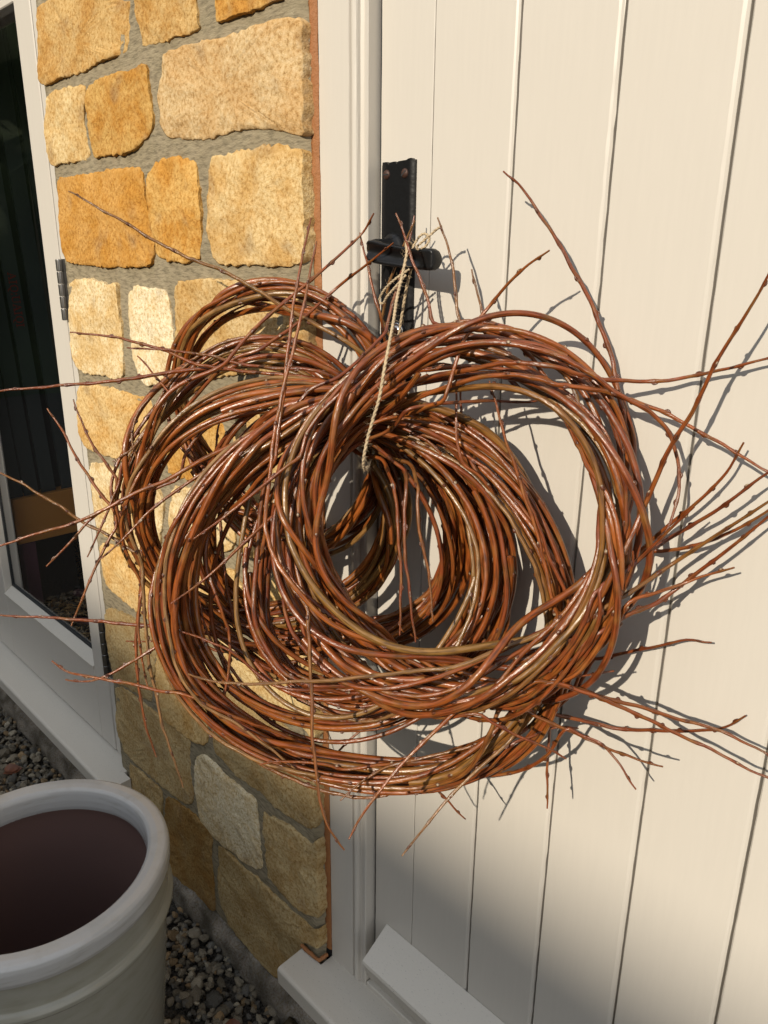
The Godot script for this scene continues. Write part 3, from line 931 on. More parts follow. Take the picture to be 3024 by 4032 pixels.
	stone(wall, "palecream", [-1.139, -0.908, -1.120, -0.890, -1.095, -0.882, -1.064, -0.883, -1.042, -0.891, -1.012, -0.890, -0.976, -0.889, -0.951, -0.889, -0.942, -0.903, -0.938, -0.940, -0.934, -0.987, -0.933, -1.022, -0.945, -1.045, -0.982, -1.054, -1.019, -1.053, -1.067, -1.062, -1.106, -1.054, -1.140, -1.053, -1.154, -1.028, -1.156, -0.981, -1.154, -0.947])
	stone(wall, "dull", [-1.450, -1.081, -1.389, -1.072, -1.337, -1.070, -1.297, -1.069, -1.295, -1.100, -1.311, -1.170, -1.367, -1.185, -1.418, -1.172, -1.444, -1.136])
	stone(wall, "deeptan", [-1.278, -1.072, -1.229, -1.062, -1.174, -1.051, -1.131, -1.053, -1.100, -1.067, -1.110, -1.123, -1.107, -1.172, -1.110, -1.239, -1.118, -1.271, -1.160, -1.293, -1.216, -1.297, -1.273, -1.293, -1.318, -1.261, -1.310, -1.181])
	stone(wall, "deeptan", [-1.481, -1.320, -1.430, -1.295, -1.360, -1.262, -1.327, -1.254, -1.334, -1.297, -1.306, -1.316, -1.248, -1.319, -1.284, -1.365, -1.334, -1.362, -1.420, -1.362])
	stone(wall, "dull", [-1.085, -1.073, -1.055, -1.068, -0.998, -1.067, -0.955, -1.063, -0.893, -1.068, -0.841, -1.062, -0.804, -1.061, -0.779, -1.060, -0.775, -1.043, -0.775, -1.061, -0.775, -1.087, -0.779, -1.089, -0.817, -1.106, -0.821, -1.120, -0.825, -1.217, -0.849, -1.240, -0.900, -1.258, -0.931, -1.266, -0.962, -1.265, -0.998, -1.257, -1.023, -1.261, -1.048, -1.256, -1.064, -1.237, -1.086, -1.226, -1.092, -1.196, -1.088, -1.133])
	stone(wall, "dull", [-0.921, -0.901, -0.908, -0.902, -0.875, -0.892, -0.849, -0.885, -0.813, -0.886, -0.790, -0.889, -0.775, -0.866, -0.775, -0.903, -0.775, -0.947, -0.775, -1.004, -0.775, -1.018, -0.788, -1.033, -0.825, -1.041, -0.864, -1.044, -0.897, -1.042, -0.917, -1.036, -0.920, -0.988])
	# courses that the photograph does not show, and the strip under the sills
	courses(wall, -1.49, -0.778, 0.405, 1.3)
	courses(wall, -3.6, -2.53, -1.25, 1.3)
	courses(wall, 0.31, 1.5, -1.25, 1.3)
	courses(wall, -2.52, -1.5, -1.25, -1.155)
	courses(wall, -2.42, -1.5, 0.69, 1.3)
	courses(wall, -0.76, 0.25, 1.06, 1.3)
	sealant_bead(wall)

func footing() -> void:
	# rough concrete strip along the foot of the wall
	var rows := []
	var cols := []
	var prof := [Vector2(0.033, -1.34), Vector2(0.036, -1.315), Vector2(0.034, -1.29), Vector2(0.029, -1.273), Vector2(0.022, -1.264), Vector2(0.012, -1.259), Vector2(-0.02, -1.256)]
	for i in prof.size():
		var row := PackedVector3Array()
		var rc := PackedColorArray()
		for j in 500:
			var x := lerpf(-3.6, 1.5, j / 499.0)
			var q: Vector2 = prof[i]
			var d := n_mid.get_noise_3d(x * 12.0, q.y * 30.0, 3.0) * 0.012 + n_fine.get_noise_3d(x * 60.0, q.y * 90.0, 9.0) * 0.004
			row.append(Vector3(x, q.y + d * 0.7, q.x + d))
			var t := clampf(0.5 + n_mid.get_noise_2d(x * 12.0, q.y * 30.0) * 1.2, 0, 1)
			var col := Vector3(0.13, 0.118, 0.1).lerp(Vector3(0.34, 0.315, 0.285), t)
			rc.append(Color(col.x, col.y, col.z))
		rows.append(row)
		cols.append(rc)
	var g := Geo.new()
	g.grid(rows, cols)
	var o := part("footing", g.mesh(), M["weathered concrete"], self)
	tag(o, "rough grey concrete footing along the foot of the stone wall", "footing")
	# mossy step stone below the sill
	rows = []
	cols = []
	for i in 26:
		var row := PackedVector3Array()
		var rc := PackedColorArray()
		for j in 90:
			var x := lerpf(-0.865, 0.1, j / 89.0)
			var z := lerpf(0.24, 0.026, i / 25.0)
			var edge := minf(minf(j * 0.011, (25 - i) * 0.2), minf(i * 0.0086, 1.0))
			var y := -1.288 + n_mid.get_noise_2d(x * 30.0, z * 30.0) * 0.012 + n_fine.get_noise_2d(x * 110.0, z * 110.0) * 0.005 - 0.05 * pow(maxf(0.0, 1.0 - edge / 0.03), 1.5)
			row.append(Vector3(x + n_mid.get_noise_2d(z * 60.0, 4.0) * 0.012 * (1.0 if j < 3 else 0.0), y, z))
			var t := clampf(0.5 + n_mid.get_noise_2d(x * 22.0, z * 22.0) * 1.5, 0, 1)
			var col := Vector3(0.05, 0.046, 0.034).lerp(Vector3(0.15, 0.125, 0.085), t)
			rc.append(Color(col.x, col.y, col.z))
		rows.append(row)
		cols.append(rc)
	g = Geo.new()
	g.grid(rows, cols)
	o = part("step_stone", g.mesh(), M["weathered concrete"], self)
	tag(o, "dark mossy step stone under the cream door sill", "step")

# ------------------------------------------------------------------ pot
func lathe(prof: Array, sides: int, wob := 0.0) -> ArrayMesh:
	var g := Geo.new()
	var rows := []
	for i in prof.size():
		var row := PackedVector3Array()
		for j in sides + 1:
			var t := TAU * (j % sides) / sides
			var r: float = prof[i].x * (1.0 + wob * n_mid.get_noise_2d(cos(t) * 2.0 + i * 0.05, sin(t) * 2.0))
			row.append(Vector3(r * cos(t), prof[i].y + wob * 0.1 * n_mid.get_noise_2d(cos(t) * 2.0, sin(t) * 2.0 + 9.0), -r * sin(t)))
		rows.append(row)
	g.grid(rows, [], true)
	return g.mesh()

func curve_prof(pts: Array, n: int) -> Array:
	var c := Curve2D.new()
	for k in pts.size():
		var a: Vector2 = pts[maxi(k - 1, 0)]
		var b: Vector2 = pts[mini(k + 1, pts.size() - 1)]
		var t := (b - a) * 0.17
		c.add_point(pts[k], -t, t)
	var out := []
	for i in n:
		out.append(c.sample_baked(c.get_baked_length() * i / (n - 1)))
	return out

func pot() -> void:
	var at := Vector3(-1.016, -1.322, 0.361)
	var p := thing("garden_pot", "large empty pale glazed garden pot on the gravel by the stone wall", "pot", at)
	var H := 0.472
	var body := [Vector2(0.135, 0.0), Vector2(0.146, 0.004), Vector2(0.152, 0.05), Vector2(0.163, 0.16), Vector2(0.1735, 0.27), Vector2(0.179, 0.345), Vector2(0.1805, 0.374)]
	part("body", lathe(curve_prof(body, 60), 120, 0.0012), M["pale glaze"], p)
	var band := [Vector2(0.1795, 0.3735), Vector2(0.1875, 0.3745), Vector2(0.1918, 0.380), Vector2(0.1922, 0.386), Vector2(0.189, 0.3915), Vector2(0.1852, 0.394), Vector2(0.1842, 0.402), Vector2(0.1845, 0.425), Vector2(0.1852, 0.4365)]
	part("moulded_band", lathe(curve_prof(band, 50), 120, 0.001), M["pale glaze"], p)
	var rim := [Vector2(0.1848, 0.4355), Vector2(0.1890, 0.4385), Vector2(0.1925, 0.447), Vector2(0.1928, 0.463), Vector2(0.1912, 0.4692), Vector2(0.1868, 0.4722), Vector2(0.1760, 0.4728), Vector2(0.1655, 0.4718), Vector2(0.1612, 0.4685), Vector2(0.1594, 0.4635), Vector2(0.1575, 0.452), Vector2(0.1572, 0.440), Vector2(0.1585, 0.4335)]
	part("rim", lathe(curve_prof(rim, 60), 120, 0.0012), M["pale rim glaze"], p)
	var inner := [Vector2(0.1583, 0.4345), Vector2(0.1612, 0.425), Vector2(0.163, 0.40), Vector2(0.162, 0.33), Vector2(0.156, 0.2), Vector2(0.146, 0.07), Vector2(0.135, 0.035), Vector2(0.06, 0.03), Vector2(0.0, 0.03)]
	part("inside", lathe(curve_prof(inner, 60), 96, 0.0015), M["bare brown clay"], p)

# ------------------------------------------------------------------ gravel
func pebble_mesh(sd: int) -> ArrayMesh:
	var r := RandomNumberGenerator.new()
	r.seed = sd
	var planes := []
	for k in 11:
		var d := Vector3(r.randf_range(-1, 1), r.randf_range(-1, 1), r.randf_range(-1, 1)).normalized()
		planes.append([d, r.randf_range(0.5, 0.85)])
	var g := Geo.new()
	var rows := []
	for i in 8:
		var row := PackedVector3Array()
		var a := -PI / 2 + PI * i / 7.0
		for j in 11:
			var t := TAU * (j % 10) / 10.0
			var d := Vector3(cos(a) * cos(t), sin(a), -cos(a) * sin(t))
			var l := 1.1
			for q in planes:
				var e: float = d.dot(q[0])
				if e > 0.05:
					l = minf(l, q[1] / e)
			row.append(d * l)
		rows.append(row)
	for i in 7:
		for j in 10:
			g.quad(rows[i][j], rows[i][j + 1], rows[i + 1][j + 1], rows[i + 1][j])
	return g.mesh()

func gravel() -> void:
	var meshes := []
	for k in 7:
		meshes.append(pebble_mesh(100 + k))
	var lists := []
	for k in 7:
		lists.append([])
	for layer in 3:
		var count := [9000, 7500, 1600][layer] as int
		for i in count:
			var x := rng.randf_range(-3.0, -0.55)
			var z := rng.randf_range(0.03, 0.95)
			var s: float = [0.007, 0.0078, 0.011][layer] * rng.randf_range(0.55, 1.4)
			if layer == 2 and rng.randf() < 0.12:
				s *= 1.5
			if Vector2(x + 1.016, z - 0.361).length() < 0.135:
				continue
			var y := -1.326 + layer * 0.0045 + rng.randf() * 0.004
			var b := Basis.from_euler(Vector3(rng.randf_range(-0.7, 0.7), rng.randf() * TAU, rng.randf_range(-0.7, 0.7))) * Basis.from_scale(Vector3(s * rng.randf_range(0.9, 1.5), s * rng.randf_range(0.55, 0.9), s))
			var tone := rng.randf()
			var l := rng.randf_range(0.6, 1.25)
			var col := Vector3(0.20, 0.18, 0.145)
			if tone > 0.86:
				col = Vector3(0.38, 0.35, 0.285)
			elif tone > 0.72:
				col = Vector3(0.26, 0.19, 0.115)
			elif tone > 0.5:
				col = Vector3(0.145, 0.143, 0.136)
			lists[rng.randi() % 7].append([Transform3D(b, Vector3(x, y, z)), Color(col.x * l, col.y * l, col.z * l)])
	var bed := thing("gravel", "loose grey and tan gravel round the pot at the foot of the wall", "gravel")
	bed.set_meta("kind", "stuff")
	for k in 7:
		var mm := MultiMesh.new()
		mm.transform_format = MultiMesh.TRANSFORM_3D
		mm.use_colors = true
		mm.mesh = meshes[k]
		mm.instance_count = lists[k].size()
		for i in lists[k].size():
			mm.set_instance_transform(i, lists[k][i][0])
			mm.set_instance_color(i, lists[k][i][1])
		var o := MultiMeshInstance3D.new()
		o.name = fresh("pebbles", bed)
		o.multimesh = mm
		o.material_override = M["pebble"]
		o.set_meta("kind", "stuff")
		bed.add_child(o, true)

func leaves() -> void:
	for q in [[Vector3(-0.905, -1.308, 0.115), 0.7, 0.034, "crumpled dry brown leaf on the gravel beside the footing"], [Vector3(-0.845, -1.306, 0.175), 2.2, 0.04, "reddish dry leaf on the gravel at the corner of the step stone"], [Vector3(-1.93, -1.306, 0.13), 1.2, 0.036, "dry brown leaf on the gravel below the glazed door sill"]]:
		var g := Geo.new()
		for fold in 2:
			var rows := []
			var cols := []
			for i in 7:
				var row := PackedVector3Array()
				var rc := PackedColorArray()
				for j in 5:
					var u := i / 6.0
					var v := (j / 4.0 - 0.5) * 2.0
					var w := sin(PI * pow(u, 0.8)) * 0.45 + 0.01
					var p := Vector3((u - 0.5) * 1.5, 0.32 * v * v * w + 0.16 * sin(u * 5.0 + v) + 0.12 * fold, v * w)
					row.append(p * (q[2] as float) * (1.0 - 0.3 * fold))
					var l := 0.7 + 0.6 * absf(n_mid.get_noise_2d(u * 60.0, v * 60.0))
					rc.append(Color(l, l, l))
				row.reverse()
				rows.append(row)
				cols.append(rc)
			g.grid(rows, cols)
		var o := part("dry_leaf", g.mesh(), M["dry leaf"], self)
		o.position = q[0]
		o.rotation = Vector3(0.2, q[1], 0.15)
		tag(o, q[3], "leaf", "dry leaves on the gravel")

# ------------------------------------------------------------------ wreaths
var rings := {}
var rods := []      # each: {ring, p: PackedVector3Array, r: PackedFloat32Array, tone, keep}

func ring(id: String, c: Vector3, R: float, yaw: float, tilt: float, def: Array) -> void:
	var nn := Vector3(sin(yaw) * cos(tilt), sin(tilt), cos(yaw) * cos(tilt))
	var a := Vector3.UP.cross(nn).normalized()
	rings[id] = {"c": c, "R": R, "n": nn, "a": a, "b": nn.cross(a), "def": def, "rods": []}

func ring_point(g: Dictionary, t: float) -> Vector3:
	var d: Array = g.def
	var rr: float = g.R * (1.0 + d[0] * cos(2 * t) + d[1] * sin(2 * t) + d[2] * cos(3 * t) + d[3] * sin(3 * t))
	var w: float = g.R * (d[4] * cos(2 * t) + d[5] * sin(2 * t))
	return g.c + (g.a * cos(t) + g.b * sin(t)) * rr + g.n * w

func strand_point(g: Dictionary, t: float, phi: float, rho: float) -> Vector3:
	var radial: Vector3 = g.a * cos(t) + g.b * sin(t)
	return ring_point(g, t) + radial * rho * cos(phi) + (g.n as Vector3) * rho * sin(phi)

func loose(g: Dictionary, t: float) -> float:
	return g.wide * (1.0 + g.lobe * cos(2.0 * (t - PI / 2)))

# a strand that winds round the ring from angle t0 for the given sweep (signed)
func wind(g: Dictionary, t0: float, sweep: float, phi0: float, rho0: float, rho1: float, q: float, sd: float) -> PackedVector3Array:
	var out := PackedVector3Array()
	var n := int(absf(sweep) * g.R / 0.006) + 2
	for i in n:
		var f := float(i) / (n - 1)
		var t := t0 + sweep * f
		var ease := smoothstep(0.0, 1.0, clampf(absf(sweep) * f / 0.6, 0, 1))
		var k: float = loose(g, t) / g.wide
		var rho := lerpf(rho0, rho1 * k, ease) * (1.0 + 0.45 * n_wave.get_noise_2d(t * 0.45 + sd * 31.3, sd * 17.7) * ease)
		var phi := phi0 + q * (t - t0) + 1.0 * n_wave.get_noise_2d(t * 0.4 + 90.0, sd * 23.3) * ease
		out.append(strand_point(g, t, phi, rho))
	return out

func resample(p: PackedVector3Array, step: float) -> PackedVector3Array:
	var c := Curve3D.new()
	c.bake_interval = 0.003
	for k in p.size():
		var a := p[maxi(k - 1, 0)]
		var b := p[mini(k + 1, p.size() - 1)]
		var l := minf(p[k].distance_to(a), 1e9)
		var la := p[k].distance_to(a)
		var lb := p[k].distance_to(b)
		var t := (b - a).normalized()
		c.add_point(p[k], -t * la * 0.33, t * lb * 0.33)
	var L := c.get_baked_length()
	var n := maxi(2, int(L / step))
	var out := PackedVector3Array()
	for i in n + 1:
		out.append(c.sample_baked(L * i / n, true))
	return out

func add_rod(id: String, p: PackedVector3Array, tip: int, rmax: float) -> void:
	# p runs from tip to butt; tip = number of points that stay as traced
	var n := p.size()
	var r := PackedFloat32Array()
	var run := 0.0
	for i in n:
		if i > 0:
			run += p[i].distance_to(p[i - 1])
		var s := run
		var rr := 0.0008 + 0.00115 * (1.0 - exp(-s / 0.07)) + (rmax - 0.00195) * smoothstep(0.05, 0.62, s)
		r.append(rr)
	rods.append({"ring": id, "p": p, "r": r, "tip": tip, "tone": rng.randf(), "sd": rods.size()})

func rod_size() -> float:
	return rng.randf_range(0.0029, 0.0043) if rng.randf() < 0.6 else rng.randf_range(0.0023, 0.0029)

func twig(id: String, pts: Array) -> void:
	var g: Dictionary = rings[id]
	var raw := PackedVector3Array(pts)
	var seen := resample(raw, 0.006)
	var e := seen[seen.size() - 1]
	var dir := (e - seen[maxi(seen.size() - 6, 0)]).normalized()
	# nearest angle on the ring
	var best := 0.0
	var bd := 1e9
	for k in 180:
		var t := TAU * k / 180.0
		var d := ring_point(g, t).distance_to(e)
		if d < bd:
			bd = d
			best = t
	var tang := (ring_point(g, best + 0.02) - ring_point(g, best)).normalized()
	var sgn := 1.0 if tang.dot(dir) >= 0.0 else -1.0
	var radial: Vector3 = g.a * cos(best) + g.b * sin(best)
	var off := e - ring_point(g, best)
	var rho0 := clampf(off.length(), 0.004, 0.045)
	var phi0 := atan2(off.dot(g.n), off.dot(radial))
	var lead := 0.16
	var sweep: float = sgn * rng.randf_range(g.sweep[0], g.sweep[1]) * TAU
	var q: float = g.twist * rng.randf_range(0.4, 1.7)
	var w := wind(g, best + sgn * lead, sweep, phi0 + q * sgn * lead, rho0, g.wide * sqrt(rng.randf_range(0.15, 1.0)), q, float(rods.size()))
	var all := PackedVector3Array()
	for k in range(0, seen.size(), 4):
		all.append(seen[k])
	if all[all.size() - 1].distance_to(e) > 0.004:
		all.append(e)
	for k in range(0, w.size(), 4):
		all.append(w[k])
	var p := resample(all, 0.006)
	add_rod(id, p, int(seen.size() * 0.9), rod_size())

func plain_rods(id: String, n: int) -> void:
	var g: Dictionary = rings[id]
	for k in n:
		var sgn := -1.0 if rng.randf() < 0.5 else 1.0
		var t0 := TAU * (k + rng.randf()) / n
		var sweep := sgn * rng.randf_range(0.85, 1.5) * TAU
		var q: float = g.twist * rng.randf_range(0.3, 1.8)
		var rho: float = g.wide * sqrt((k + rng.randf()) / n) * (1.35 if rng.randf() < 0.2 else 1.0)
		var w := wind(g, t0, sweep, TAU * rng.randf(), rho * 0.7, rho, q, float(rods.size()))
		var p := resample(w, 0.006)
		add_rod(id, p, 0, rod_size())

# push strands out of one another and off the wall, as real rods are
func settle(iterations: int) -> void:
	var P := PackedVector3Array()
	var R := PackedFloat32Array()
	var own := PackedInt32Array()
	var hold := PackedFloat32Array()
	for k in rods.size():
		var rod: Dictionary = rods[k]
		for i in rod.p.size():
			P.append(rod.p[i])
			R.append(rod.r[i])
			own.append(k)
			hold.append(0.12 if i < rod.tip else 1.0)
	var D := PackedVector3Array()
	var n := P.size()
	var cell := 0.0095
	for it in iterations:
		var grid := {}
		for i in n:
			var key := Vector3i((P[i] / cell).floor())
			if grid.has(key):
				grid[key].append(i)
			else:
				grid[key] = [i]
		D.clear()
		D.resize(n)
		for key in grid:
			var here: Array = grid[key]
			for dx in [0, 1]:
				for dy in [-1, 0, 1]:
					for dz in [-1, 0, 1]:
						if dx == 0 and (dy < 0 or dy == 0 and dz < 0):
							continue
						var other = grid.get(key + Vector3i(dx, dy, dz))
						if other == null:
							continue
						var same: bool = dx == 0 and dy == 0 and dz == 0
						for i in here:
							for j in other:
								if same and j <= i or own[i] == own[j]:
									continue
								var d := P[i] - P[j]
								var need := (R[i] + R[j]) * 0.94
								var l2 := d.length_squared()
								if l2 < need * need and l2 > 1e-12:
									var l := sqrt(l2)
									var push := d * ((need - l) / l * 0.5)
									D[i] += push
									D[j] -= push
		for i in n:
			D[i] = D[i].limit_length(0.002) * hold[i]
		# smooth the push along each rod so that rods bend gently
		for s in 9:
			var D2 := D.duplicate()
			for i in range(1, n - 1):
				if own[i - 1] == own[i] and own[i + 1] == own[i]:
					D2[i] = D[i] * 0.4 + (D[i - 1] + D[i + 1]) * 0.3
			D = D2
		for i in n:
			var q := P[i] + D[i] * 1.5
			var zmin: float = (0.026 if q.x < -0.772 else 0.001 if q.x < -0.69 else -0.0195) + R[i]
			if q.z < zmin:
				q.z = zmin
			P[i] = q
	var at := 0
	for rod in rods:
		var m: int = rod.p.size()
		rod.p = P.slice(at, at + m)
		at += m

func bark_color(tone: float, s: float, r: float, sd: float) -> Color:
	var rust := Vector3(0.27, 0.071, 0.0150)
	var orange := Vector3(0.37, 0.112, 0.020)
	var olive := Vector3(0.235, 0.125, 0.032)
	var plum := Vector3(0.195, 0.049, 0.018)
	var base: Vector3
	if tone < 0.4:
		base = rust.lerp(orange, tone / 0.4)
	elif tone < 0.68:
		base = rust.lerp(plum, (tone - 0.4) / 0.28 * 0.8)
	elif tone < 0.93:
		base = rust.lerp(olive, (tone - 0.68) / 0.25)
	else:
		base = olive.lerp(Vector3(0.34, 0.21, 0.085), (tone - 0.93) / 0.07)
	var thick := clampf((r - 0.0016) / 0.0025, 0, 1)
	base = plum.lerp(base, 0.6 + 0.4 * thick)
	var w := n_mid.get_noise_2d(s * 45.0, sd * 13.7)
	base = base.lerp(olive, clampf(w * 0.9, 0, 0.6))
	base *= 1.0 + 0.22 * n_mid.get_noise_2d(s * 130.0, sd * 5.1 + 40.0)
	return Color(base.x, base.y, base.z)

func rod_mesh(rod: Dictionary, origin: Vector3) -> ArrayMesh:
	var g := Geo.new()
	var p: PackedVector3Array = rod.p
	var r: PackedFloat32Array = rod.r.duplicate()
	var c := PackedColorArray()
	var n := p.size()
	var pts := PackedVector3Array()
	var s := 0.0
	var next := 0.012
	var buds := []
	var turn := rng.randf() * TAU
	for i in n:
		if i > 0:
			s += p[i].distance_to(p[i - 1])
		var col := bark_color(rod.tone, s, r[i], rod.sd)
		if s > next and i > 1 and i < n - 2:
			buds.append([i, turn])
			turn += 2.4 + rng.randf() * 0.8
			next = s + (rng.randf_range(0.020, 0.036) if r[i] < 0.0022 else rng.randf_range(0.045, 0.1))
			r[i] *= 1.28 if r[i] < 0.0022 else 1.1
			col = Color(col.r * 0.72, col.g * 0.72, col.b * 0.72)
		c.append(col)
		var kink := 0.0
		if r[i] < 0.0024 and i > 0:
			kink = 0.0006 * sin(s * 105.0 + rod.sd) + 0.0003 * sin(s * 233.0 + rod.sd * 3.0)
		pts.append(p[i] - origin + Vector3(0.5, 0.7, -0.5) * kink)
	g.tube(pts, r, 8, c, 4.0)
	for q in buds:
		var i: int = q[0]
		var t := (pts[i - 1] - pts[i + 1]).normalized()     # towards the tip
		var side := t.cross(Vector3(0.2, 0.5, 0.84)).normalized().rotated(t, q[1])
		var rr := r[i]
		var len := rng.randf_range(0.004, 0.0065)
		var wid := clampf(rr * 0.66, 0.001, 0.0019)
		var bp := PackedVector3Array()
		var br := PackedFloat32Array()
		var bc := PackedColorArray()
		var k := 0
		for f in [0.0, 0.25, 0.55, 0.85, 1.0]:
			bp.append(pts[i] + side * (rr * 0.78 + 0.0007 * sin(PI * f)) + t * len * (f - 0.35))
			br.append(wid * [0.45, 1.0, 0.9, 0.5, 0.12][k])
			bc.append(Color(0.13, 0.045, 0.022) if rng.randf() > 0.06 else Color(0.5, 0.4, 0.28))
			k += 1
		g.tube(bp, br, 5, bc, 4.0)
	return g.mesh()

func wreaths() -> void:
	ring("F", Vector3(-0.4522, -0.2376, 0.1047), 0.1596, 0.439, 0.249, [0.009, 0.035, -0.003, -0.005, 0.015, 0.039])
	ring("E", Vector3(-0.5575, -0.3084, 0.1184), 0.1435, 0.477, 0.216, [-0.079, 0.016, 0.036, -0.011, -0.028, 0.013])
	ring("D", Vector3(-0.5467, -0.3474, 0.1382), 0.2032, 0.571, 0.211, [0.041, 0.008, -0.003, -0.023, 0.073, 0.010])
	ring("G", Vector3(-0.5973, -0.3414, 0.1186), 0.1737, 0.650, 0.216, [-0.019, 0.030, 0.001, -0.019, -0.004, 0.011])
	ring("C", Vector3(-0.6534, -0.3028, 0.0997), 0.1489, 0.581, 0.058, [0.030, -0.006, 0.020, -0.033, 0.021, 0.003])
	ring("B2", Vector3(-0.6471, -0.3161, 0.1139), 0.1888, 0.616, 0.090, [0.047, -0.058, -0.023, 0.027, 0.056, -0.058])
	ring("B1", Vector3(-0.7410, -0.2708, 0.1212), 0.1631, 0.658, 0.127, [0.020, 0.021, 0.006, -0.047, 0.025, 0.016])
	ring("A", Vector3(-0.7687, -0.1904, 0.0686), 0.1517, 0.405, 0.015, [-0.023, -0.041, -0.019, 0.025, 0.001, -0.021])
	var spec := {
		"F": [0.0285, 0.12, 1.35, [0.3, 0.8], 7], "E": [0.0195, 0.1, 1.2, [0.5, 1.0], 6], "D": [0.021, 0.18, 1.15, [0.35, 0.8], 7], "G": [0.0175, 0.1, 1.2, [0.4, 0.9], 6],
		"C": [0.0185, 0.1, 1.3, [0.5, 1.0], 6], "B2": [0.0185, 0.1, 1.25, [0.5, 1.0], 8], "B1": [0.019, 0.05, 1.2, [0.35, 0.8], 6], "A": [0.0170, 0.1, 1.3, [0.5, 1.0], 8],
	}
	for id in spec:
		rings[id].wide = spec[id][0]
		rings[id].lobe = spec[id][1]
		rings[id].twist = spec[id][2]
		rings[id].sweep = spec[id][3]
	twig("A", [Vector3(-0.928, 0.071, 0.237), Vector3(-0.883, 0.043, 0.205), Vector3(-0.826, 0.006, 0.164), Vector3(-0.776, -0.018, 0.125), Vector3(-0.732, -0.048, 0.094), Vector3(-0.693, -0.073, 0.065)])
	twig("D", [Vector3(-0.667, 0.041, 0.096), Vector3(-0.661, -0.028, 0.122), Vector3(-0.655, -0.074, 0.137), Vector3(-0.645, -0.133, 0.155), Vector3(-0.636, -0.202, 0.177)])
	twig("F", [Vector3(-0.627, 0.017, 0.122), Vector3(-0.624, -0.018, 0.135), Vector3(-0.620, -0.057, 0.150), Vector3(-0.614, -0.149, 0.187), Vector3(-0.604, -0.215, 0.208), Vector3(-0.597, -0.254, 0.219)])
	twig("B2", [Vector3(-0.637, 0.047, 0.034), Vector3(-0.653, 0.029, 0.034), Vector3(-0.677, -0.014, 0.077), Vector3(-0.710, -0.068, 0.136), Vector3(-0.728, -0.111, 0.174)])
	twig("A", [Vector3(-0.659, 0.028, 0.034), Vector3(-0.642, -0.019, 0.034), Vector3(-0.625, -0.062, 0.034), Vector3(-0.633, -0.086, 0.019)])
	twig("B1", [Vector3(-0.607, 0.017, 0.034), Vector3(-0.642, -0.002, 0.034), Vector3(-0.694, -0.030, 0.036), Vector3(-0.717, -0.071, 0.080), Vector3(-0.740, -0.099, 0.116)])
	twig("F", [Vector3(-0.576, 0.044, 0.062), Vector3(-0.567, 0.027, 0.061), Vector3(-0.554, 0.001, 0.060), Vector3(-0.538, -0.030, 0.058), Vector3(-0.523, -0.060, 0.057)])
	twig("E", [Vector3(-0.606, 0.045, 0.004), Vector3(-0.606, 0.010, 0.014), Vector3(-0.604, -0.037, 0.034), Vector3(-0.602, -0.075, 0.050)])
	twig("A", [Vector3(-0.590, 0.039, 0.020), Vector3(-0.610, 0.013, 0.016), Vector3(-0.634, -0.019, 0.010), Vector3(-0.659, -0.066, 0.000)])
	twig("F", [Vector3(-0.541, 0.040, 0.039), Vector3(-0.530, 0.018, 0.037), Vector3(-0.512, -0.029, 0.041), Vector3(-0.503, -0.061, 0.047)])
	twig("F", [Vector3(-0.500, -0.008, 0.033), Vector3(-0.488, -0.037, 0.034), Vector3(-0.477, -0.067, 0.037)])
	twig("F", [Vector3(-0.398, 0.009, 0.054), Vector3(-0.429, -0.010, 0.054), Vector3(-0.461, -0.044, 0.057), Vector3(-0.467, -0.072, 0.081), Vector3(-0.469, -0.109, 0.096), Vector3(-0.471, -0.124, 0.100)])
	twig("F", [Vector3(-0.472, 0.078, 0.028), Vector3(-0.456, 0.062, 0.018), Vector3(-0.429, 0.026, 0.008), Vector3(-0.397, -0.022, -0.002), Vector3(-0.370, -0.070, -0.007), Vector3(-0.352, -0.114, -0.005), Vector3(-0.345, -0.130, -0.004)])
	twig("F", [Vector3(-0.213, -0.066, -0.004), Vector3(-0.247, -0.078, -0.004), Vector3(-0.291, -0.093, -0.004), Vector3(-0.326, -0.099, 0.009), Vector3(-0.355, -0.096, 0.037), Vector3(-0.383, -0.087, 0.061)])
	twig("F", [Vector3(-0.221, -0.003, 0.034), Vector3(-0.232, -0.033, 0.034), Vector3(-0.248, -0.065, 0.034), Vector3(-0.263, -0.110, 0.034), Vector3(-0.281, -0.151, 0.034), Vector3(-0.293, -0.202, 0.040), Vector3(-0.299, -0.252, 0.066), Vector3(-0.308, -0.282, 0.076)])
	twig("F", [Vector3(-0.198, -0.162, 0.004), Vector3(-0.249, -0.143, 0.004), Vector3(-0.282, -0.130, 0.004), Vector3(-0.320, -0.116, 0.016), Vector3(-0.345, -0.107, 0.037), Vector3(-0.375, -0.101, 0.065)])
	twig("F", [Vector3(-0.274, -0.227, 0.037), Vector3(-0.273, -0.208, 0.026), Vector3(-0.276, -0.178, 0.015), Vector3(-0.287, -0.146, 0.012), Vector3(-0.309, -0.120, 0.021), Vector3(-0.331, -0.107, 0.038)])
	twig("F", [Vector3(-0.232, -0.138, 0.004), Vector3(-0.242, -0.165, 0.004), Vector3(-0.261, -0.194, 0.004), Vector3(-0.287, -0.225, 0.004), Vector3(-0.306, -0.252, 0.008)])
	twig("F", [Vector3(-0.248, -0.188, 0.044), Vector3(-0.268, -0.215, 0.044), Vector3(-0.289, -0.246, 0.046), Vector3(-0.305, -0.269, 0.074)])
	twig("F", [Vector3(-0.193, -0.144, 0.019), Vector3(-0.205, -0.155, 0.019), Vector3(-0.240, -0.195, 0.019), Vector3(-0.271, -0.224, 0.019), Vector3(-0.286, -0.241, 0.039), Vector3(-0.298, -0.261, 0.063), Vector3(-0.310, -0.275, 0.077)])
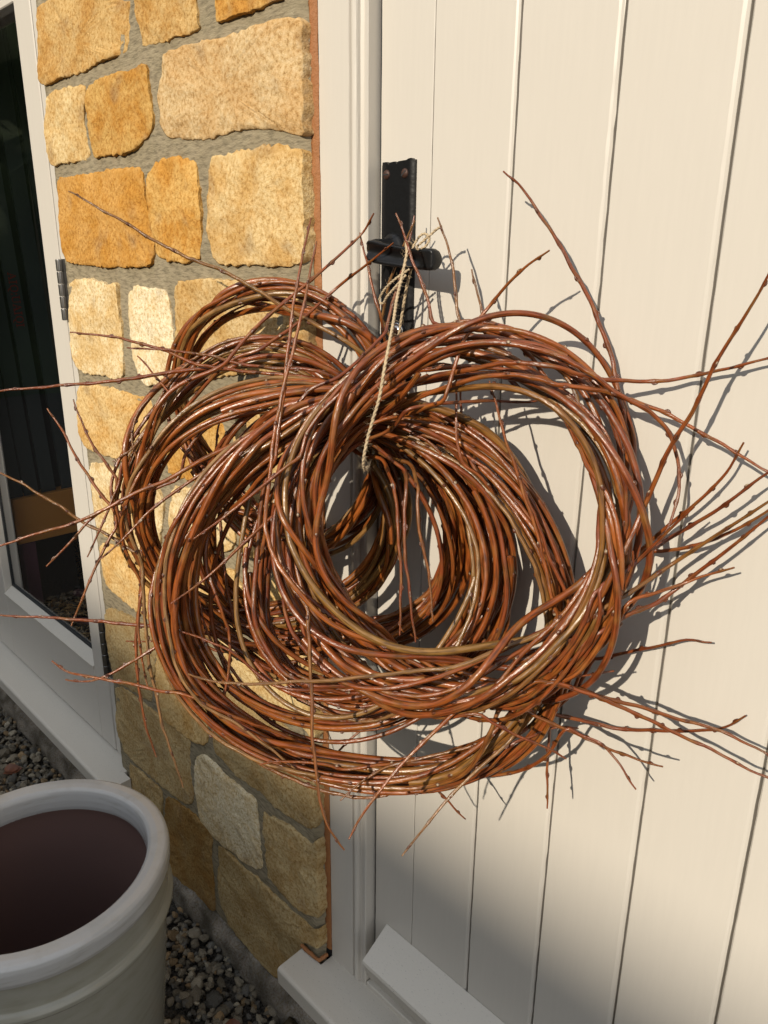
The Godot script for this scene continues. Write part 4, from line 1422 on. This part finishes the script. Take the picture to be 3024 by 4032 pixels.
	twig("F", [Vector3(-0.189, -0.166, 0.014), Vector3(-0.203, -0.180, 0.014), Vector3(-0.218, -0.196, 0.014), Vector3(-0.244, -0.223, 0.014), Vector3(-0.270, -0.251, 0.020), Vector3(-0.286, -0.270, 0.045), Vector3(-0.303, -0.290, 0.073)])
	twig("F", [Vector3(-0.194, -0.178, 0.004), Vector3(-0.205, -0.189, 0.004), Vector3(-0.217, -0.203, 0.004), Vector3(-0.239, -0.221, 0.004), Vector3(-0.260, -0.235, 0.004), Vector3(-0.289, -0.249, 0.004), Vector3(-0.303, -0.251, 0.006)])
	twig("F", [Vector3(-0.188, -0.175, 0.014), Vector3(-0.201, -0.192, 0.014), Vector3(-0.215, -0.211, 0.014), Vector3(-0.236, -0.238, 0.014), Vector3(-0.255, -0.261, 0.014), Vector3(-0.273, -0.285, 0.032), Vector3(-0.288, -0.295, 0.052), Vector3(-0.303, -0.311, 0.075)])
	twig("F", [Vector3(-0.220, -0.241, 0.014), Vector3(-0.234, -0.249, 0.014), Vector3(-0.255, -0.264, 0.019), Vector3(-0.271, -0.272, 0.039), Vector3(-0.287, -0.282, 0.059)])
	twig("D", [Vector3(-0.236, -0.324, -0.006), Vector3(-0.252, -0.327, -0.006), Vector3(-0.271, -0.338, -0.006), Vector3(-0.297, -0.354, -0.006), Vector3(-0.330, -0.375, -0.006), Vector3(-0.347, -0.384, -0.001)])
	twig("F", [Vector3(-0.297, -0.356, 0.051), Vector3(-0.309, -0.359, 0.065), Vector3(-0.326, -0.362, 0.082), Vector3(-0.337, -0.363, 0.095), Vector3(-0.355, -0.366, 0.114)])
	twig("F", [Vector3(-0.158, -0.406, 0.004), Vector3(-0.181, -0.402, 0.004), Vector3(-0.210, -0.400, 0.004), Vector3(-0.237, -0.398, 0.014), Vector3(-0.269, -0.386, 0.042), Vector3(-0.304, -0.375, 0.071), Vector3(-0.329, -0.365, 0.093), Vector3(-0.343, -0.362, 0.106)])
	twig("F", [Vector3(-0.155, -0.419, 0.014), Vector3(-0.187, -0.418, 0.014), Vector3(-0.226, -0.414, 0.016), Vector3(-0.256, -0.398, 0.039), Vector3(-0.283, -0.383, 0.059), Vector3(-0.316, -0.368, 0.086), Vector3(-0.332, -0.362, 0.099)])
	twig("D", [Vector3(-0.199, -0.385, -0.012), Vector3(-0.209, -0.398, -0.012), Vector3(-0.222, -0.411, -0.012), Vector3(-0.261, -0.431, -0.012), Vector3(-0.315, -0.455, -0.012), Vector3(-0.351, -0.451, 0.011), Vector3(-0.368, -0.446, 0.026), Vector3(-0.384, -0.441, 0.039)])
	twig("D", [Vector3(-0.243, -0.434, 0.044), Vector3(-0.262, -0.438, 0.044), Vector3(-0.288, -0.442, 0.044), Vector3(-0.313, -0.442, 0.044), Vector3(-0.342, -0.434, 0.059), Vector3(-0.367, -0.419, 0.079), Vector3(-0.386, -0.411, 0.092)])
	twig("D", [Vector3(-0.265, -0.471, 0.044), Vector3(-0.278, -0.460, 0.044), Vector3(-0.295, -0.445, 0.044), Vector3(-0.306, -0.441, 0.044), Vector3(-0.322, -0.439, 0.048), Vector3(-0.336, -0.433, 0.059)])
	twig("F", [Vector3(-0.315, -0.441, 0.089), Vector3(-0.327, -0.433, 0.098), Vector3(-0.346, -0.423, 0.113), Vector3(-0.369, -0.411, 0.130), Vector3(-0.383, -0.402, 0.140)])
	twig("D", [Vector3(-0.352, -0.539, 0.053), Vector3(-0.362, -0.496, 0.043), Vector3(-0.369, -0.464, 0.034), Vector3(-0.371, -0.448, 0.029)])
	twig("D", [Vector3(-0.334, -0.441, 0.038), Vector3(-0.344, -0.437, 0.046), Vector3(-0.357, -0.444, 0.063), Vector3(-0.377, -0.457, 0.089)])
	twig("F", [Vector3(-0.443, -0.518, 0.247), Vector3(-0.440, -0.499, 0.235), Vector3(-0.433, -0.474, 0.216), Vector3(-0.425, -0.452, 0.197), Vector3(-0.416, -0.433, 0.179), Vector3(-0.401, -0.404, 0.150)])
	twig("D", [Vector3(-0.426, -0.561, 0.192), Vector3(-0.421, -0.546, 0.180), Vector3(-0.408, -0.509, 0.149), Vector3(-0.396, -0.484, 0.126), Vector3(-0.382, -0.460, 0.100), Vector3(-0.376, -0.447, 0.088)])
	twig("D", [Vector3(-0.435, -0.586, 0.082), Vector3(-0.447, -0.574, 0.089), Vector3(-0.462, -0.557, 0.096), Vector3(-0.471, -0.550, 0.102)])
	twig("F", [Vector3(-0.453, -0.539, 0.244), Vector3(-0.467, -0.525, 0.249), Vector3(-0.485, -0.491, 0.248), Vector3(-0.495, -0.468, 0.243), Vector3(-0.507, -0.438, 0.237), Vector3(-0.519, -0.401, 0.227), Vector3(-0.534, -0.358, 0.217), Vector3(-0.545, -0.327, 0.209)])
	twig("D", [Vector3(-0.515, -0.545, 0.195), Vector3(-0.509, -0.533, 0.183), Vector3(-0.495, -0.516, 0.162), Vector3(-0.489, -0.511, 0.152)])
	twig("D", [Vector3(-0.591, -0.516, 0.243), Vector3(-0.584, -0.512, 0.234), Vector3(-0.568, -0.513, 0.219), Vector3(-0.548, -0.514, 0.199), Vector3(-0.525, -0.520, 0.178)])
	twig("D", [Vector3(-0.550, -0.540, 0.200), Vector3(-0.567, -0.527, 0.211), Vector3(-0.586, -0.511, 0.223), Vector3(-0.613, -0.488, 0.240), Vector3(-0.632, -0.475, 0.253)])
	twig("F", [Vector3(-0.583, -0.371, 0.323), Vector3(-0.577, -0.374, 0.316), Vector3(-0.560, -0.380, 0.301), Vector3(-0.541, -0.381, 0.280), Vector3(-0.515, -0.380, 0.250), Vector3(-0.493, -0.379, 0.225), Vector3(-0.471, -0.376, 0.199), Vector3(-0.437, -0.371, 0.159)])
	twig("D", [Vector3(-0.779, -0.416, 0.377), Vector3(-0.765, -0.427, 0.368), Vector3(-0.741, -0.433, 0.346), Vector3(-0.713, -0.439, 0.321), Vector3(-0.687, -0.446, 0.298), Vector3(-0.668, -0.449, 0.281), Vector3(-0.651, -0.458, 0.267)])
	twig("G", [Vector3(-0.792, -0.451, 0.361), Vector3(-0.786, -0.454, 0.357), Vector3(-0.778, -0.454, 0.348), Vector3(-0.763, -0.448, 0.330), Vector3(-0.749, -0.436, 0.311), Vector3(-0.734, -0.420, 0.287), Vector3(-0.727, -0.408, 0.275)])
	twig("C", [Vector3(-0.929, -0.407, 0.394), Vector3(-0.917, -0.409, 0.382), Vector3(-0.888, -0.410, 0.353), Vector3(-0.858, -0.412, 0.324), Vector3(-0.829, -0.415, 0.295), Vector3(-0.799, -0.418, 0.267), Vector3(-0.783, -0.420, 0.252), Vector3(-0.759, -0.424, 0.229)])
	twig("B1", [Vector3(-0.754, -0.573, 0.281), Vector3(-0.768, -0.543, 0.282), Vector3(-0.779, -0.518, 0.281), Vector3(-0.790, -0.485, 0.277), Vector3(-0.800, -0.453, 0.272), Vector3(-0.807, -0.419, 0.263), Vector3(-0.813, -0.382, 0.252), Vector3(-0.827, -0.319, 0.237), Vector3(-0.836, -0.281, 0.228)])
	twig("B2", [Vector3(-0.697, -0.586, 0.279), Vector3(-0.706, -0.566, 0.279), Vector3(-0.726, -0.527, 0.281), Vector3(-0.741, -0.490, 0.279), Vector3(-0.759, -0.445, 0.276), Vector3(-0.771, -0.407, 0.270), Vector3(-0.782, -0.369, 0.264), Vector3(-0.790, -0.338, 0.258)])
	twig("B2", [Vector3(-0.756, -0.476, 0.282), Vector3(-0.760, -0.465, 0.281), Vector3(-0.768, -0.447, 0.280), Vector3(-0.775, -0.425, 0.278), Vector3(-0.783, -0.393, 0.271), Vector3(-0.788, -0.364, 0.262)])
	twig("B1", [Vector3(-0.867, -0.426, 0.319), Vector3(-0.865, -0.393, 0.302), Vector3(-0.862, -0.356, 0.282), Vector3(-0.860, -0.332, 0.268), Vector3(-0.856, -0.310, 0.254)])
	twig("C", [Vector3(-0.797, -0.324, 0.306), Vector3(-0.784, -0.302, 0.282), Vector3(-0.770, -0.271, 0.253), Vector3(-0.753, -0.247, 0.224), Vector3(-0.736, -0.227, 0.198), Vector3(-0.722, -0.212, 0.177), Vector3(-0.706, -0.196, 0.153)])
	twig("C", [Vector3(-0.860, -0.340, 0.341), Vector3(-0.851, -0.322, 0.324), Vector3(-0.840, -0.298, 0.302), Vector3(-0.835, -0.284, 0.290), Vector3(-0.824, -0.274, 0.275), Vector3(-0.803, -0.261, 0.247), Vector3(-0.777, -0.242, 0.211)])
	twig("C", [Vector3(-0.881, -0.312, 0.397), Vector3(-0.871, -0.307, 0.384), Vector3(-0.853, -0.297, 0.361), Vector3(-0.818, -0.281, 0.317), Vector3(-0.794, -0.263, 0.285), Vector3(-0.780, -0.250, 0.265), Vector3(-0.760, -0.237, 0.238), Vector3(-0.738, -0.216, 0.206), Vector3(-0.720, -0.201, 0.181), Vector3(-0.692, -0.183, 0.144)])
	twig("B1", [Vector3(-0.864, -0.343, 0.291), Vector3(-0.861, -0.315, 0.275), Vector3(-0.859, -0.290, 0.262), Vector3(-0.857, -0.257, 0.245)])
	twig("B1", [Vector3(-0.990, -0.242, 0.349), Vector3(-0.977, -0.251, 0.340), Vector3(-0.957, -0.262, 0.326), Vector3(-0.938, -0.275, 0.312), Vector3(-0.919, -0.288, 0.298), Vector3(-0.896, -0.305, 0.283), Vector3(-0.874, -0.319, 0.267), Vector3(-0.858, -0.328, 0.255), Vector3(-0.831, -0.347, 0.237)])
	twig("B1", [Vector3(-0.946, -0.175, 0.285), Vector3(-0.937, -0.185, 0.281), Vector3(-0.920, -0.211, 0.276), Vector3(-0.902, -0.239, 0.270), Vector3(-0.882, -0.266, 0.263), Vector3(-0.867, -0.283, 0.256), Vector3(-0.852, -0.300, 0.248)])
	twig("B1", [Vector3(-0.919, -0.163, 0.263), Vector3(-0.905, -0.189, 0.262), Vector3(-0.890, -0.214, 0.258), Vector3(-0.875, -0.234, 0.252), Vector3(-0.860, -0.254, 0.246)])
	twig("B1", [Vector3(-0.849, -0.158, 0.199), Vector3(-0.855, -0.170, 0.210), Vector3(-0.854, -0.190, 0.220), Vector3(-0.851, -0.212, 0.228), Vector3(-0.844, -0.227, 0.226)])
	twig("B1", [Vector3(-0.858, -0.231, 0.250), Vector3(-0.852, -0.222, 0.240), Vector3(-0.845, -0.216, 0.231), Vector3(-0.839, -0.197, 0.215)])
	twig("B1", [Vector3(-0.857, -0.110, 0.207), Vector3(-0.846, -0.121, 0.201), Vector3(-0.837, -0.132, 0.197), Vector3(-0.823, -0.149, 0.190)])
	twig("B1", [Vector3(-0.894, -0.082, 0.268), Vector3(-0.868, -0.085, 0.243), Vector3(-0.839, -0.092, 0.216), Vector3(-0.811, -0.102, 0.193), Vector3(-0.783, -0.116, 0.171), Vector3(-0.755, -0.121, 0.144), Vector3(-0.726, -0.125, 0.117)])
	twig("B1", [Vector3(-0.843, -0.098, 0.226), Vector3(-0.813, -0.100, 0.196), Vector3(-0.779, -0.105, 0.164), Vector3(-0.749, -0.114, 0.138), Vector3(-0.720, -0.119, 0.111)])
	twig("B1", [Vector3(-0.957, -0.150, 0.349), Vector3(-0.945, -0.148, 0.336), Vector3(-0.915, -0.144, 0.304), Vector3(-0.885, -0.140, 0.272), Vector3(-0.855, -0.136, 0.239), Vector3(-0.825, -0.129, 0.205), Vector3(-0.791, -0.122, 0.167), Vector3(-0.766, -0.121, 0.142)])
	twig("C", [Vector3(-0.788, -0.170, 0.136), Vector3(-0.788, -0.190, 0.146), Vector3(-0.781, -0.230, 0.157), Vector3(-0.779, -0.241, 0.160), Vector3(-0.764, -0.288, 0.167), Vector3(-0.749, -0.335, 0.175), Vector3(-0.733, -0.382, 0.181), Vector3(-0.719, -0.415, 0.180)])
	twig("E", [Vector3(-0.693, -0.351, 0.277), Vector3(-0.683, -0.337, 0.257), Vector3(-0.673, -0.321, 0.237), Vector3(-0.660, -0.295, 0.209), Vector3(-0.648, -0.269, 0.180), Vector3(-0.640, -0.253, 0.162)])
	twig("F", [Vector3(-0.641, -0.264, 0.274), Vector3(-0.628, -0.247, 0.252), Vector3(-0.617, -0.232, 0.235), Vector3(-0.605, -0.213, 0.213), Vector3(-0.596, -0.199, 0.198), Vector3(-0.586, -0.186, 0.182)])
	twig("F", [Vector3(-0.400, -0.119, 0.034), Vector3(-0.429, -0.128, 0.034), Vector3(-0.454, -0.127, 0.057), Vector3(-0.476, -0.129, 0.081), Vector3(-0.491, -0.132, 0.097), Vector3(-0.505, -0.137, 0.114)])
	twig("E", [Vector3(-0.493, -0.108, 0.058), Vector3(-0.489, -0.124, 0.061), Vector3(-0.479, -0.167, 0.071), Vector3(-0.468, -0.191, 0.070)])
	twig("E", [Vector3(-0.520, -0.119, 0.019), Vector3(-0.505, -0.177, 0.031), Vector3(-0.493, -0.203, 0.031)])
	twig("D", [Vector3(-0.452, -0.108, 0.058), Vector3(-0.436, -0.143, 0.059), Vector3(-0.415, -0.188, 0.058), Vector3(-0.394, -0.230, 0.057), Vector3(-0.374, -0.276, 0.057), Vector3(-0.366, -0.297, 0.060)])
	twig("D", [Vector3(-0.423, -0.172, 0.057), Vector3(-0.411, -0.195, 0.056), Vector3(-0.391, -0.233, 0.054), Vector3(-0.374, -0.267, 0.052)])
	twig("D", [Vector3(-0.483, -0.357, 0.142), Vector3(-0.495, -0.304, 0.129), Vector3(-0.506, -0.265, 0.122), Vector3(-0.518, -0.226, 0.115), Vector3(-0.523, -0.212, 0.114)])
	twig("E", [Vector3(-0.463, -0.358, 0.140), Vector3(-0.478, -0.313, 0.134), Vector3(-0.486, -0.287, 0.131), Vector3(-0.498, -0.244, 0.123), Vector3(-0.504, -0.213, 0.114)])
	twig("D", [Vector3(-0.456, -0.339, 0.123), Vector3(-0.466, -0.307, 0.117), Vector3(-0.479, -0.271, 0.114), Vector3(-0.493, -0.235, 0.111), Vector3(-0.496, -0.216, 0.105)])
	twig("G", [Vector3(-0.663, -0.506, 0.255), Vector3(-0.662, -0.485, 0.245), Vector3(-0.664, -0.458, 0.234), Vector3(-0.668, -0.429, 0.224), Vector3(-0.677, -0.396, 0.218)])
	twig("C", [Vector3(-0.848, -0.460, 0.261), Vector3(-0.833, -0.461, 0.246), Vector3(-0.815, -0.459, 0.227), Vector3(-0.799, -0.457, 0.209), Vector3(-0.766, -0.470, 0.182)])
	twig("E", [Vector3(-0.703, -0.385, 0.278), Vector3(-0.682, -0.390, 0.260), Vector3(-0.651, -0.405, 0.236), Vector3(-0.627, -0.426, 0.220)])
	twig("G", [Vector3(-0.577, -0.568, 0.161), Vector3(-0.575, -0.540, 0.146), Vector3(-0.553, -0.503, 0.106), Vector3(-0.534, -0.483, 0.077)])
	for id in spec:
		plain_rods(id, spec[id][4])
	settle(14)
	var words := {
		"F": "frontmost willow wreath, its right side against the cream door",
		"E": "small willow wreath seen inside the opening of the frontmost wreath",
		"D": "largest and lowest willow wreath, its foot below all the others",
		"G": "willow wreath whose foot shows in the gap between the frontmost and the largest wreath",
		"C": "willow wreath directly behind the left side of the frontmost wreath",
		"B2": "willow wreath crossing the stone pier just inside the leftmost wreath",
		"B1": "leftmost willow wreath, many loose twigs pointing at the glazed door",
		"A": "topmost willow wreath, farthest back against the stone pier",
	}
	for id in words:
		var g: Dictionary = rings[id]
		var low: float = 1e9
		for rod in rods:
			if rod.ring == id:
				for q in rod.p:
					low = minf(low, q.y)
		var at := Vector3(g.c.x, low, g.c.z)
		var o := thing("willow_wreath", words[id], "wreath", at, "willow wreaths hung together on the door latch")
		for rod in rods:
			if rod.ring == id:
				part("willow_rod", rod_mesh(rod, at), M["willow bark"], o)

# ------------------------------------------------------------------ twine
func cord(g: Geo, path: PackedVector3Array, rad: float, pitch: float, sd: float) -> void:
	var p := resample(path, 0.0022)
	var t0 := (p[1] - p[0]).normalized()
	var nn := t0.cross(Vector3(0.3, 0.2, 0.9)).normalized()
	var ply := [PackedVector3Array(), PackedVector3Array()]
	var r := PackedFloat32Array()
	var c := PackedColorArray()
	for i in p.size():
		var t := (p[mini(i + 1, p.size() - 1)] - p[maxi(i - 1, 0)]).normalized()
		nn = (nn - t * nn.dot(t)).normalized()
		var b := t.cross(nn)
		var a := TAU * i * 0.0022 / pitch
		for k in 2:
			var d := nn * cos(a + PI * k) + b * sin(a + PI * k)
			ply[k].append(p[i] + d * rad * 0.42)
		r.append(rad * (0.72 + 0.1 * n_fine.get_noise_2d(i * 9.0, sd)))
		var l := 0.9 + 0.28 * n_fine.get_noise_2d(i * 14.0, sd + 30.0)
		c.append(Color(l, l, l))
	for k in 2:
		g.tube(ply[k], r, 6, c, 40.0)
	# stray fibres
	for i in range(4, p.size() - 4, 3):
		for k in 2:
			if rng.randf() > 0.9:
				continue
			var d := Vector3(rng.randf_range(-1, 1), rng.randf_range(-1, 1), rng.randf_range(-1, 1)).normalized()
			var l := rng.randf_range(0.003, 0.0085)
			var q := p[i] + d * rad * 0.6
			var d2 := (d + Vector3(rng.randf_range(-1, 1), rng.randf_range(-1, 1), rng.randf_range(-1, 1)) * 0.9).normalized()
			g.tube(PackedVector3Array([q, q + d * l * 0.5, q + d * l * 0.5 + d2 * l * 0.5]), PackedFloat32Array([0.00014, 0.00011, 0.00006]), 3, PackedColorArray([Color.WHITE, Color.WHITE, Color.WHITE]), 1.0, false)

func twine() -> void:
	var o := thing("jute_twine", "loop of hairy jute twine tied to the black latch, holding the wreaths", "twine", Vector3(-0.53, -0.2, 0.1))
	var at := o.position
	var front := [Vector3(-0.592, 0.006, 0.018), Vector3(-0.590, 0.0165, 0.026), Vector3(-0.588, 0.0165, 0.034), Vector3(-0.582, 0.008, 0.039), Vector3(-0.575, -0.013, 0.052), Vector3(-0.560, -0.037, 0.075), Vector3(-0.543, -0.055, 0.096), Vector3(-0.523, -0.076, 0.122), Vector3(-0.514, -0.098, 0.137), Vector3(-0.515, -0.123, 0.142), Vector3(-0.520, -0.143, 0.145), Vector3(-0.524, -0.161, 0.148), Vector3(-0.530, -0.184, 0.148), Vector3(-0.543, -0.199, 0.134), Vector3(-0.566, -0.204, 0.108)]
	for k in 2:
		var p := PackedVector3Array()
		for i in front.size():
			var q: Vector3 = front[i]
			p.append(q - at + Vector3(0.0019, 0.0003, 0.0016) * (1.0 if k else -1.0) * (1.0 if i % 4 < 2 else 0.8))
		var g := Geo.new()
		cord(g, p, 0.0014, 0.011, k * 9.0)
		part("cord", g.mesh(), M["jute"], o)
	var back := PackedVector3Array()
	for q in [Vector3(-0.566, -0.204, 0.108), Vector3(-0.606, -0.200, 0.060), Vector3(-0.630, -0.160, 0.012), Vector3(-0.628, -0.090, 0.004), Vector3(-0.612, -0.030, 0.008), Vector3(-0.598, -0.004, 0.014), Vector3(-0.592, 0.006, 0.018)]:
		back.append(q - at)
	var gb := Geo.new()
	cord(gb, back, 0.0016, 0.011, 21.0)
	part("cord", gb.mesh(), M["jute"], o)
	var bow := PackedVector3Array()
	for q in [Vector3(-0.584, 0.009, 0.030), Vector3(-0.582, 0.017, 0.027), Vector3(-0.576, 0.0245, 0.025), Vector3(-0.568, 0.0255, 0.026), Vector3(-0.5615, 0.0205, 0.028), Vector3(-0.564, 0.014, 0.030), Vector3(-0.572, 0.0105, 0.031), Vector3(-0.5745, 0.012, 0.033), Vector3(-0.568, 0.018, 0.031), Vector3(-0.560, 0.0245, 0.028), Vector3(-0.552, 0.030, 0.027), Vector3(-0.545, 0.032, 0.028)]:
		bow.append(q - at)
	var g2 := Geo.new()
	cord(g2, bow, 0.0013, 0.010, 33.0)
	part("bow", g2.mesh(), M["jute"], o)
	var lowl := PackedVector3Array()
	for q in [Vector3(-0.585, -0.009, 0.032), Vector3(-0.603, -0.019, 0.034), Vector3(-0.620, -0.029, 0.032), Vector3(-0.630, -0.038, 0.030), Vector3(-0.632, -0.044, 0.030), Vector3(-0.624, -0.045, 0.032), Vector3(-0.614, -0.038, 0.036), Vector3(-0.602, -0.028, 0.036), Vector3(-0.588, -0.015, 0.034)]:
		lowl.append(q - at)
	var g3 := Geo.new()
	cord(g3, lowl, 0.0013, 0.010, 44.0)
	part("loose_loop", g3.mesh(), M["jute"], o)

# ------------------------------------------------------------------ across the yard
func opposite_house() -> void:
	var h := thing("opposite_house", "stone house across the yard whose roof shades the foot of the wall", "house", Vector3(0, -1.33, 22))
	var g := Geo.new()
	g.box(Vector3(-22, 0, -4), Vector3(22, 8.9, 4))
	part("wall", g.mesh(), M["opposite stone"], h)
	var o := PackedVector3Array([Vector3(-22.4, 8.75, -4.35), Vector3(-22.4, 11.166, 0.0), Vector3(-22.4, 8.75, 4.35), Vector3(-22.4, 8.55, 4.35), Vector3(-22.4, 10.9, 0.0), Vector3(-22.4, 8.55, -4.35)])
	if (o[1] - o[0]).cross(o[2] - o[1]).x < 0:
		o.reverse()
	g = Geo.new()
	g.prism(o, Vector3(44.8, 0, 0))
	part("roof", g.mesh(), M["opposite roof"], h)
	for x in [-18.0, -13.0, -8.0, -3.0, 2.0, 7.0, 12.0, 17.0]:
		for y in [1.0, 3.6, 6.2]:
			part("window", soft_box(Vector3(x, y, -4.03), Vector3(x + 1.1, y + 1.3, -3.98), 0.01), M["opposite window"], h)

func hedge() -> void:
	var rows := []
	var cols := []
	var prof := [Vector2(1.4, 0.0), Vector2(1.5, 1.2), Vector2(1.45, 3.0), Vector2(1.2, 4.6), Vector2(0.6, 5.6), Vector2(-0.2, 5.9), Vector2(-1.2, 5.0), Vector2(-1.5, 2.5), Vector2(-1.4, 0.0)]
	var c := Curve2D.new()
	for q in prof:
		c.add_point(q)
	for i in 70:
		var q := c.sample_baked(c.get_baked_length() * i / 69.0)
		var row := PackedVector3Array()
		var rc := PackedColorArray()
		for j in 160:
			var z := lerpf(26.0, -6.0, j / 159.0)
			var d := 1.0 + 0.22 * n_mid.get_noise_3d(z * 0.8, q.x, q.y * 0.8) + 0.18 * n_fine.get_noise_3d(z * 2.6, q.x * 2.6, q.y * 2.6)
			row.append(Vector3(q.x * d, q.y * d, z))
			var l := 0.8 + 0.5 * n_fine.get_noise_3d(z * 3.0, q.x * 3.0, q.y * 3.0)
			rc.append(Color(0.035 * l, 0.055 * l, 0.018 * l))
		rows.append(row)
		cols.append(rc)
	var g := Geo.new()
	g.grid(rows, cols)
	var h := thing("hedge", "tall dark green hedge closing the left side of the yard", "hedge", Vector3(-9.5, -1.33, 0))
	part("foliage", g.mesh(), M["shavings"], h)

func _ready() -> void:
	# camera: height of the latch, 0.64 m off the frame, looking left along the wall and down
	var cam := Camera3D.new()
	cam.name = "camera"
	var fw := Vector3(-cos(deg_to_rad(44.4805)), 0, -sin(deg_to_rad(44.4805)))
	var right := Vector3(sin(deg_to_rad(44.4805)), 0, -cos(deg_to_rad(44.4805)))
	var pitch := deg_to_rad(18.1528)
	var F := fw * cos(pitch) + Vector3.DOWN * sin(pitch)
	var U := right.cross(F)
	var roll := deg_to_rad(0.5613)
	var r2 := right * cos(roll) + U * sin(roll)
	var u2 := U * cos(roll) - right * sin(roll)
	cam.transform = Transform3D(Basis(r2, u2, -F), Vector3(0, 0, 0.64))
	cam.fov = rad_to_deg(2.0 * atan(2016.0 / 3028.0))
	cam.near = 0.02
	cam.far = 200.0
	cam.current = true
	add_child(cam, true)
	# sky
	var env := Environment.new()
	env.background_mode = Environment.BG_SKY
	var sky := Sky.new()
	var ps := ProceduralSkyMaterial.new()
	ps.sky_top_color = Color(0.58, 0.60, 0.63)
	ps.sky_horizon_color = Color(0.83, 0.815, 0.775)
	ps.sky_curve = 0.14
	ps.ground_bottom_color = Color(0.22, 0.2, 0.17)
	ps.ground_horizon_color = Color(0.6, 0.62, 0.62)
	ps.sun_angle_max = 8.0
	ps.energy_multiplier = 2.45
	sky.sky_material = ps
	env.sky = sky
	env.tonemap_mode = Environment.TONE_MAPPER_LINEAR
	env.tonemap_exposure = 1.13
	env.sdfgi_enabled = true
	env.ssao_enabled = true
	env.ssil_enabled = true
	var we := WorldEnvironment.new()
	we.name = "environment"
	we.environment = env
	add_child(we, true)
	# low morning sun from in front of the wall, a little from the right
	var sun := DirectionalLight3D.new()
	sun.name = "sun"
	sun.light_energy = 1.3
	sun.light_color = Color(1.0, 0.952, 0.875)
	sun.light_angular_distance = 0.55
	sun.shadow_enabled = true
	var d := Vector3(-0.17, -0.48, -1.0).normalized()
	sun.basis = Basis.looking_at(d, Vector3.UP)
	add_child(sun, true)

	rng.seed = 20240
	n_big.seed = 1
	n_big.frequency = 1.0
	n_mid.seed = 2
	n_mid.frequency = 1.0
	n_mid.fractal_octaves = 3
	n_fine.seed = 3
	n_fine.frequency = 1.0
	n_fine.fractal_octaves = 3
	n_wave.seed = 5
	n_wave.frequency = 1.0
	n_wave.fractal_type = FastNoiseLite.FRACTAL_NONE
	materials()
	# ground to the horizon
	var gg := Geo.new()
	gg.quad(Vector3(-60, -1.332, 60), Vector3(60, -1.332, 60), Vector3(60, -1.332, -60), Vector3(-60, -1.332, -60))
	struct("ground", gg.mesh(), M["gravel ground"])
	stone_wall()
	footing()
	door_frame()
	door()
	glazed_door()
	room()
	opposite_house()
	hedge()
	gravel()
	pot()
	leaves()
	wreaths()
	twine()
